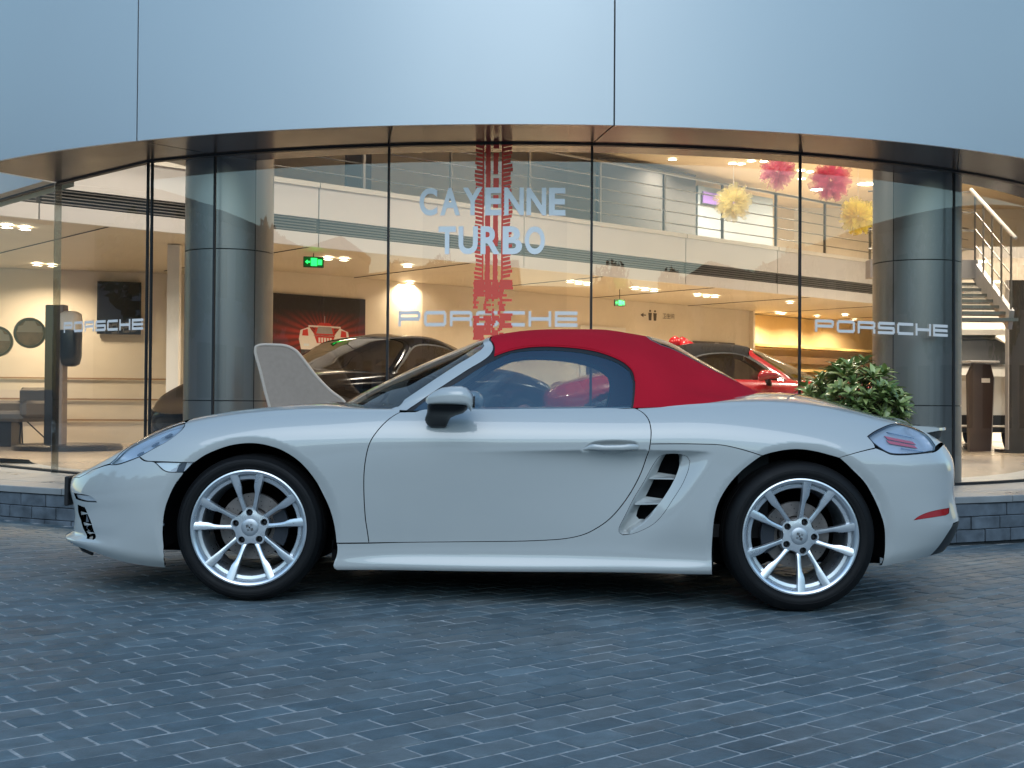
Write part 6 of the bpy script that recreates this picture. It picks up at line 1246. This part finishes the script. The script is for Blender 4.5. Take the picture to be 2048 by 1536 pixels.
for s_ in (-1, 1):
    for y in (-1.45, 1.45): MB().lathe([(0.0001, 0), (0.20, 0.0), (0.24, 0.01), (0.36, 0.0), (0.37, -0.06), (0.37, -0.22)], 28, axis='y').build('wheel', M_rubber, suv, smooth=True, loc=(s_ * 0.985, y, 0.37), rot=(0, 0, math.pi / 2 * s_))

# ================================================================== writing and film on the shop glass
M_vinyl = mat('silver_vinyl', (0.78, 0.74, 0.72), 0.5)
M_vinylw = mat('pale_vinyl', (0.88, 0.90, 0.92), 0.5)
M_redv = mat('red_vinyl', (0.80, 0.085, 0.055), 0.55)
RV = R_GLASS + 0.008
def cyl(deg, z, h=0.0): return pol(RV + h, deg, z)
def glyph(strokes, w, h, t):
    """letter outline pieces: list of polygons in a unit box, mapped to size w x h with stroke t"""
    return strokes
def rect(x0, y0, x1, y1): return [(x0, y0), (x1, y0), (x1, y1), (x0, y1)]
def wide_letter(c, t, u):
    """extended letter from bars; t = bar height, u = bar width (box is 1 x 1)"""
    L = {'P': [rect(0, 0, u, 1), rect(u, 1 - t, 0.93, 1), rect(0.93, 0.42 + t * 0.4, 1, 1 - t * 0.35), rect(0.93 - u + 0.07, 0.36 + t, 0.93, 1 - t), rect(u, 0.36, 0.95, 0.36 + t)],
         'O': [rect(0, t * 0.5, u, 1 - t * 0.5), rect(1 - u, t * 0.5, 1, 1 - t * 0.5), rect(0.06, 0, 0.94, t), rect(0.06, 1 - t, 0.94, 1)],
         'R': [rect(0, 0, u, 1), rect(u, 1 - t, 0.93, 1), rect(1 - u, 0.42 + t * 0.4, 1, 1 - t * 0.35), rect(u, 0.36, 0.95, 0.36 + t), rect(1 - u, 0, 1, 0.36)],
         'S': [rect(0.06, 1 - t, 1, 1), rect(0, 0.5, u, 1 - t * 0.4), rect(0.03, 0.5 - t / 2, 0.97, 0.5 + t / 2), rect(1 - u, t * 0.4, 1, 0.5), rect(0, 0, 0.94, t)],
         'C': [rect(0.06, 1 - t, 1, 1), rect(0, t * 0.5, u, 1 - t * 0.5), rect(0.06, 0, 1, t)],
         'H': [rect(0, 0, u, 1), rect(1 - u, 0, 1, 1), rect(u, 0.5 - t / 2, 1 - u, 0.5 + t / 2)],
         'E': [rect(0, 0, u, 1), rect(u, 1 - t, 1, 1), rect(u, 0.5 - t / 2, 0.98, 0.5 + t / 2), rect(u, 0, 1, t)]}
    return L[c]
def put_letter(name, polys, d0, d1, z0, z1, mt, root, h=0.0):
    m = MB()
    for k, q in enumerate(polys):
        x0, x1 = q[0][0], q[1][0]; n = 2 if x1 - x0 > 0.3 else 1
        for i in range(n):
            a, b = x0 + (x1 - x0) * i / n, x0 + (x1 - x0) * (i + 1) / n
            y0, y1 = q[0][1], q[2][1]
            vs_ = [cyl(d0 + (d1 - d0) * x, z0 + (z1 - z0) * y, hh) for hh in (h, h + 0.002 + 0.0004 * k) for x, y in ((a, y0), (b, y0), (b, y1), (a, y1))]
            m.add(vs_, [(4, 5, 6, 7), (0, 1, 5, 4), (1, 2, 6, 5), (2, 3, 7, 6), (3, 0, 4, 7)])
    p = root.location; o = m.build(name, mt, root); o.matrix_parent_inverse = Matrix.Translation((-p[0], -p[1], -p[2])); return o
def wide_word(word, d0, d1, z0, z1, label):
    c = cyl((d0 + d1) / 2, z0); root = empty('window_lettering', c); tag(root, label, 'lettering', 'silver words along the glass front')
    n = len(word); pitch = (d1 - d0) / (n + (n - 1) * 0.16); x = d0
    for ch_ in word: put_letter('letter', wide_letter(ch_, 0.235, 0.115), x, x + pitch, z0, z1, M_vinyl, root); x += pitch * 1.16
(_a, _z), (_b, _z2), (_c, _z3) = (-9.283, 1.4545), (2.591, 1.5613), (2.597, 1.4482)
wide_word('PORSCHE', _a, _b, (_z + _z3) / 2, _z2, 'wide silver seven letter word on the middle pane, crossed by the red tyre track')
(_a, _z), (_b, _z2), (_c, _z3) = (19.345, 1.4481), (31.315, 1.5417), (31.317, 1.4446)
wide_word('PORSCHE', _a, _b, (_z + _z3) / 2 + 0.003, (_z2 + 0.0), 'wide silver seven letter word on the glass crossing the right column')
(_a, _z), (_b, _z2), (_c, _z3) = (-38.317, 1.4626), (-29.353, 1.5415), (-29.339, 1.4493)
wide_word('PORSCHE', _a, _b, (_z + _z3) / 2, _z2, 'wide silver seven letter word on the left glass before the black screen')
# the two-line model name, condensed bold capitals
def bold_word(word, d0, d1, z0, z1, label):
    c = cyl((d0 + d1) / 2, z0); root = empty('window_lettering', c); tag(root, label, 'lettering', 'model name on the glass front')
    cu = bpy.data.curves.new('t', 'FONT'); W = []; adv = 0
    wd = {'C': 0.60, 'A': 0.66, 'Y': 0.64, 'E': 0.54, 'N': 0.64, 'T': 0.56, 'U': 0.62, 'R': 0.62, 'B': 0.62, 'O': 0.64}
    tot = sum(wd[c_] for c_ in word) + 0.085 * (len(word) - 1); x = 0
    for c_ in word:
        cu.body = c_; cu.size = 1.0; cu.offset = 0.034; cu.resolution_u = 6; cu.extrude = 0.0
        o = bpy.data.objects.new('t', cu); COL.objects.link(o); bpy.context.view_layer.update()
        me = bpy.data.meshes.new_from_object(o.evaluated_get(bpy.context.evaluated_depsgraph_get())); bpy.data.objects.remove(o)
        co = np.array([v.co[:2] for v in me.vertices]); lo, hi = co.min(0), co.max(0)
        u = (co - lo) / (hi - lo); vs_ = [cyl(d0 + (d1 - d0) * (x + a * wd[c_]) / tot, z0 + (z1 - z0) * b, 0.006) for a, b in u]
        fs = [tuple(p.vertices) for p in me.polygons]; bpy.data.meshes.remove(me)
        lo_ = mesh_obj('letter', vs_, fs, M_vinylw, root); p = root.location; lo_.matrix_parent_inverse = Matrix.Translation((-p[0], -p[1], -p[2])); x += wd[c_] + 0.085
(_a, _z), (_b, _z2) = (-7.919, 2.2370), (1.748, 2.4344)
bold_word('CAYENNE', _a, _b, _z, _z2, 'pale blue upper word of the two line name across the red tyre track')
(_a, _z), (_b, _z2) = (-6.620, 1.9617), (0.413, 2.1602)
bold_word('TURBO', _a, _b, _z, _z2, 'pale blue lower, shorter word of the two line name')
# red tyre track sticker
tr = empty('tyre_track_decal', cyl(-4.0, 1.3)); tag(tr, 'red tyre track sticker running down the middle glass pane', 'sticker')
(_a, _zt), (_b, _zb) = (-4.211, 2.7412), (-1.801, 1.2858)
(_a2, _), (_b2, _) = (-4.177, 1.7799), (-1.801, 1.7804)
rg = random.Random(5); m = MB()
def dq(m, x0, x1, z0, z1, sk=0.0):
    a0, a1 = _a + (_b - _a) * x0, _a + (_b - _a) * x1; h = 0.0035 + rg.random() * 0.0012
    m.add([cyl(a0, z0, h), cyl(a1, z0 + sk, h), cyl(a1, z1 + sk, h), cyl(a0, z1, h)], [(0, 1, 2, 3)])
H_ = _zt - _zb; z = _zt
while z > _zb + H_ * 0.36:                     # crisp tread blocks
    st_h = 0.030
    dq(m, 0.02 + rg.uniform(-.04, .02), 0.235, z - 0.020, z, -0.012); dq(m, 0.735, 0.985 + rg.uniform(-.02, .05), z - 0.022, z, 0.014)
    if rg.random() < 0.9: dq(m, 0.30 + rg.uniform(-.03, .0), 0.42, z - st_h * 1.02, z); 
    if rg.random() < 0.9: dq(m, 0.50, 0.62 + rg.uniform(0, .03), z - st_h * 1.02, z)
    dq(m, 0.20, 0.245, z - st_h * 1.02, z); dq(m, 0.725, 0.775, z - st_h * 1.02, z)
    z -= st_h
bands = ((-0.02, 0.27), (0.29, 0.47), (0.48, 0.66), (0.69, 1.03)); hgt = 0.017; k_row = 0
keep = [1.0] * 4
while z > _zb:                                 # smeared lower part: ragged bands that end in loose checks
    f = (z - _zb) / (H_ * 0.36); k_row += 1
    for bi, (x0, x1) in enumerate(bands):
        if f > 0.20:
            keep[bi] = min(1.0, max(0.0, keep[bi] + rg.uniform(-0.45, 0.42)))
            e0, e1 = rg.uniform(-.02, .015), rg.uniform(-.015, .03)
            if keep[bi] > 0.18: dq(m, x0 + e0, x1 + e1, z - hgt, z + 0.001)
            elif rg.random() < 0.6: dq(m, x0 + e0, x0 + (x1 - x0) * rg.uniform(0.2, 0.6), z - hgt, z + 0.001)
        elif ((k_row // 2) + bi) % 2 == 0 and rg.random() < 0.85:
            dq(m, x0 + rg.uniform(-.02, .02), x1 + rg.uniform(-.02, .02), z - hgt, z + 0.001)
    if f > 0.25 and rg.random() < 0.55:
        a0 = rg.choice((0.25, 0.45, 0.64)); dq(m, a0, a0 + 0.08, z - hgt * 1.5, z)
    z -= hgt
o = m.build('tread_print', M_redv, tr); p = tr.location; o.matrix_parent_inverse = Matrix.Translation((-p[0], -p[1], -p[2]))
tag(o, kind='stuff')
# frosted film behind the model name
mf = bpy.data.materials.new('frosted_film'); mf.use_nodes = True; nt = mf.node_tree; nt.nodes.clear()
o_ = nt.nodes.new('ShaderNodeOutputMaterial'); rfn = nt.nodes.new('ShaderNodeBsdfRefraction'); rfn.inputs['Roughness'].default_value = 0.16; rfn.inputs['IOR'].default_value = 1.0; rfn.inputs['Color'].default_value = (0.93, 0.93, 0.94, 1)
nt.links.new(rfn.outputs[0], o_.inputs[0])
(_a, _z), (_b, _z2) = (-7.747, 1.3192), (1.896, 2.7147)
v, f = arc_sheet(R_GLASS - 0.02, 0.75, R_GLASS - 0.02, ZT - 0.03, _a, _b, 20)
tag(mesh_obj('frosted_film', v, f, mf, smooth=True), 'frosted film on the middle pane behind the model name', 'film')
# ================================================================== bush in a planter before the right column
def leaf_mesh(l=0.100, w=0.034):
    prof = [(0, 0.15), (0.2, 0.7), (0.5, 1.0), (0.8, 0.62), (1.0, 0.05)]; vs_ = []; fs = []
    for t, k in prof:
        z = 0.012 * math.sin(t * 3.14) - 0.010 * t * t
        vs_ += [(-w / 2 * k, t * l, z + 0.004 * k), (0, t * l, z - 0.002), (w / 2 * k, t * l, z + 0.004 * k)]
    for i in range(4): a = i * 3; fs += [(a, a + 1, a + 4, a + 3), (a + 1, a + 2, a + 5, a + 4)]
    return vs_, fs
def leaf_mat(name, c0, c1):
    m = bpy.data.materials.new(name); m.use_nodes = True; nt = m.node_tree; b = nt.nodes['Principled BSDF']
    oi = nt.nodes.new('ShaderNodeObjectInfo'); at_ = nt.nodes.new('ShaderNodeAttribute'); at_.attribute_name = 'tone'; ad = nt.nodes.new('ShaderNodeMath'); ad.operation = 'ADD'; fr = nt.nodes.new('ShaderNodeMath'); fr.operation = 'FRACT'
    ramp = nt.nodes.new('ShaderNodeValToRGB'); ramp.color_ramp.elements[0].color = (*c0, 1); ramp.color_ramp.elements[1].color = (*c1, 1)
    nt.links.new(oi.outputs['Random'], ad.inputs[0]); nt.links.new(at_.outputs['Fac'], ad.inputs[1]); nt.links.new(ad.outputs[0], fr.inputs[0]); nt.links.new(fr.outputs[0], ramp.inputs[0]); nt.links.new(ramp.outputs[0], b.inputs['Base Color'])
    b.inputs['Roughness'].default_value = 0.28; b.inputs['Subsurface Weight'].default_value = 0.0; b.inputs['Coat Weight'].default_value = 0.2
    return m
M_leaf = leaf_mat('leaf_green', (0.075, 0.145, 0.035), (0.42, 0.48, 0.17))
bc = Vector((2.3992, 8.9500, 0.9500)); bush = empty('leafy_bush', (bc.x, bc.y, PZ)); tag(bush, 'round leafy green bush in a dark planter in front of the right column', 'bush')
MB().lathe([(0.0001, 0.42), (0.27, 0.42), (0.30, 0.45), (0.28, 0.40), (0.22, 0.0), (0.0001, 0.0)], 28).build('planter', M_slab, bush, smooth=True, angle=0.6)
lv, lf = leaf_mesh(); LM = bpy.data.meshes.new('leaf'); LM.from_pydata(lv, [], lf); LM.materials.append(M_leaf); LM.polygons.foreach_set('use_smooth', [True] * len(LM.polygons)); LM.update(); LM.attributes.new('tone', 'FLOAT', 'POINT')
rg = random.Random(11); leaves = []
stems = MB(); cz0 = 0.60
for k in range(230):
    while True:
        v = Vector((rg.uniform(-1, 1), rg.uniform(-1, 1), rg.uniform(-1, 1)))
        if 0.35 < v.length < 1: break
    v = v.normalized() * (0.55 + 0.45 * rg.random() ** 0.5)
    lump = 1 + 0.14 * math.sin(v.x * 7 + 1) * math.cos(v.z * 6 + v.y * 5)
    tip = Vector((v.x * 0.36 * lump, v.y * 0.36 * lump, cz0 + v.z * 0.30 * lump)); tip.z = max(tip.z, 0.34)
    if tip.x > 0.20 and tip.z > 0.72: tip.z -= 0.14
    stems.tube([(tip.x * 0.15, tip.y * 0.15, 0.40), (tip.x * 0.6, tip.y * 0.6, 0.40 + (tip.z - 0.40) * 0.55), tip], [0.006, 0.004, 0.0025], 5)
    ax = (tip - Vector((0, 0, 0.35))).normalized()
    ax = (ax + Vector((0, 0, 0.5))).normalized(); n = rg.randint(8, 11); off = rg.uniform(0, 6.28)
    for i in range(n):
        a = off + i * 2.4; el = 0.25 + 0.75 * (i / n)
        u = ax.orthogonal().normalized(); w = ax.cross(u); d = (u * math.cos(a) + w * math.sin(a)) * math.cos(el) + ax * math.sin(el); d.normalize()
        sd = d.cross(ax).normalized(); up = sd.cross(d).normalized(); s = rg.uniform(0.75, 1.2)
        leaves.append((tip + ax * (0.012 * i / n), Matrix((sd, d, up)).transposed(), s))
def leaf_key(L_): return L_[0].y - 0.2 * L_[0].z
leaves.sort(key=leaf_key); fv, ff, ft = [], [], []
for k, (p, M3, s) in enumerate(leaves):
    if k < 300:
        o = link_obj('leaf', LM, None, bush); o.matrix_local = Matrix.Translation(p) @ M3.to_4x4() @ Matrix.Scale(s, 4)
    else:
        n0 = len(fv); t = rg.random(); fv += [tuple(p + M3 @ (Vector(q) * s)) for q in lv]; ff += [tuple(i + n0 for i in f) for f in lf]; ft += [t] * len(lv)
fo = mesh_obj('foliage', fv, ff, M_leaf, bush, smooth=True); tag(fo, kind='stuff'); at = fo.data.attributes.new('tone', 'FLOAT', 'POINT'); at.data.foreach_set('value', ft)
tag(stems.build('branches', mat('twig', (0.06, 0.05, 0.03), 0.8), bush), kind='stuff')
# ================================================================== beige swoop-shaped board on the terrace
sw = empty('swoop_board', ((-1.4774, 8.8500, 0.9225)[0], 8.85, PZ)); tag(sw, 'beige wing shaped felt board with a pale rim behind the bonnet', 'board')
OUT = [(-1.6819, 8.8500, 0.8166), (-1.7219, 8.8500, 0.9905), (-1.7619, 8.8500, 1.1471), (-1.7908, 8.8500, 1.2480), (-1.7895, 8.8500, 1.2899), (-1.7565, 8.8500, 1.3041), (-1.6554, 8.8500, 1.3048), (-1.5786, 8.8500, 1.2983), (-1.5085, 8.8500, 1.2639), (-1.4486, 8.8500, 1.1946), (-1.3675, 8.8500, 1.0906), (-1.2690, 8.8500, 0.9902), (-1.1636, 8.8500, 0.9038), (-1.1277, 8.8500, 0.7857)]
swc = sw.location; poly = [(p[0] - swc[0], p[2] - swc[2]) for p in OUT]
low = [(0.36, 0.0), (-0.24, 0.0)]
sp2 = smooth_poly(np.array(poly + low), 0.02, 60); sp2 = [(float(a), float(b)) for a, b in sp2]
Tw = lambda a, b, h: (a, h + 0.10 * a * a, b)
MB().prism(sp2, -0.012, 0.012, Tw).build('panel', mat('beige_felt', (0.37, 0.29, 0.235), 0.9, bump=0.5, bscale=400, var=0.05, vscale=30), sw)
MB().tube([Tw(a, b, -0.006) for a, b in sp2 + sp2[:1]], 0.012, 6, cap=False).build('rim', mat('beige_rim', (0.56, 0.46, 0.38), 0.7), sw, smooth=True)

# ================================================================== the street behind the viewer (seen as reflections)
M_fac = mat('street_facade', (0.22, 0.22, 0.23), 0.7, var=0.15, vscale=0.4); M_fac2 = mat('street_facade_warm', (0.26, 0.23, 0.20), 0.7, var=0.15, vscale=0.4); M_win = mat('street_window', (0.03, 0.04, 0.05), 0.1)
def street_house(x, y, w, h, mt, label, rz=0.0):
    root = empty('street_house', (x, y, gz(x)), (0, 0, rz)); tag(root, label, 'building', 'houses across the street')
    MB().box((0, -4, h / 2 - 0.5), (w, 8, h + 1)).build('wall', mt, root); MB().box((0, -4, h + 0.15), (w + 0.4, 8.4, 0.3)).build('roof_edge', M_grout, root)
    nx = int(w / 2.4)
    for i in range(nx):
        for k in range(int(h / 3)):
            f = MB().box((-w / 2 + (i + 0.5) * w / nx, 0.03, 1.5 + k * 3.0), (1.3, 0.05, 1.6)).build('window', M_win, root)
            MB().box((-w / 2 + (i + 0.5) * w / nx, 0.06, 0.66 + k * 3.0), (1.5, 0.14, 0.08)).build('sill', mt, f)
for x, w, h, mt, lb in ((-35, 22, 6.6, M_fac2, 'low warm grey house across the street, mirrored far left'), (-12.4, 21.8, 5.2, M_fac, 'low grey house across the street, mirrored left of centre'), (9, 21, 4.6, M_fac2, 'low warm grey house across the street, mirrored in the centre'), (33, 22, 6.4, M_fac, 'low grey house across the street, mirrored far right')):
    street_house(x, -24, w, h, mt, lb)
def tree_mesh(seed):
    rg = random.Random(seed); fv, ff = [], []
    for k in range(1500):
        while True:
            v = Vector((rg.uniform(-1, 1), rg.uniform(-1, 1), rg.uniform(-1, 1)))
            if v.length < 1: break
        c = Vector((v.x * 1.7, v.y * 1.7, 3.3 + v.z * 1.35)) + Vector((0.25 * math.sin(v.z * 9 + seed), 0.25 * math.cos(v.x * 8), 0))
        u = Vector((rg.gauss(0, 1), rg.gauss(0, 1), rg.gauss(0, 1))).normalized(); w = u.orthogonal().normalized(); s = rg.uniform(0.10, 0.20); n = len(fv)
        fv += [c - u * s, c + w * s * 0.6, c + u * s, c - w * s * 0.6]; ff.append((n, n + 1, n + 2, n + 3))
    return fv, ff
TM = []
for s in (1, 2, 3):
    fv, ff = tree_mesh(s); me = bpy.data.meshes.new('crown'); me.from_pydata([tuple(v) for v in fv], [], ff); me.materials.append(mat('street_leaf', (0.05, 0.075, 0.03), 0.6)); me.update(); TM.append(me)
m_ = MB().tube([(0, 0, -0.1), (0.03, 0, 1.2), (0.0, 0.04, 2.4), (0.02, 0, 3.4)], [0.14, 0.11, 0.08, 0.04], 10).tube([(0, 0, 1.9), (0.6, 0.2, 2.9)], [0.06, 0.03], 6).tube([(0, 0, 2.1), (-0.6, -0.2, 3.1)], [0.06, 0.03], 6)
trk = m_.build('trunk', mat('street_bark', (0.07, 0.055, 0.045), 0.9), None, smooth=True); TK = trk.data; bpy.data.objects.remove(trk)
for k, (x, y) in enumerate(((-21.5, -13.6), (-16.5, -13.2), (-11, -13.8), (-6.8, -13.4), (6.5, -13.7), (11.5, -13.2), (16.5, -13.6), (22, -13.3), (-17, -8), (-16, -3), (-17.5, 2.5), (-16.5, 7.5), (-18, 12.5), (17, -8), (16.2, -3), (17.6, 2), (17, 7), (18, 12))):  # side trees added to keep low sky out of the glass reflections
    root = empty('street_tree', (x, y, gz(x)), (0, 0, k * 1.3)); tag(root, 'dark street tree across the forecourt, seen only mirrored in the glass', 'tree', 'street trees behind the viewer')
    link_obj('trunk', TK, None, root); link_obj('crown', TM[k % 3], None, root)

street_house(-27, 0, 40, 6.0, M_fac, 'unseen low grey house added left of the forecourt to block low sky', -math.pi / 2)  # unseen obstacle added against the sky veil on the left glass
street_house(27, 0, 40, 6.0, M_fac2, 'unseen low warm grey house added right of the forecourt to block low sky', math.pi / 2)  # same added sky block for the right glass
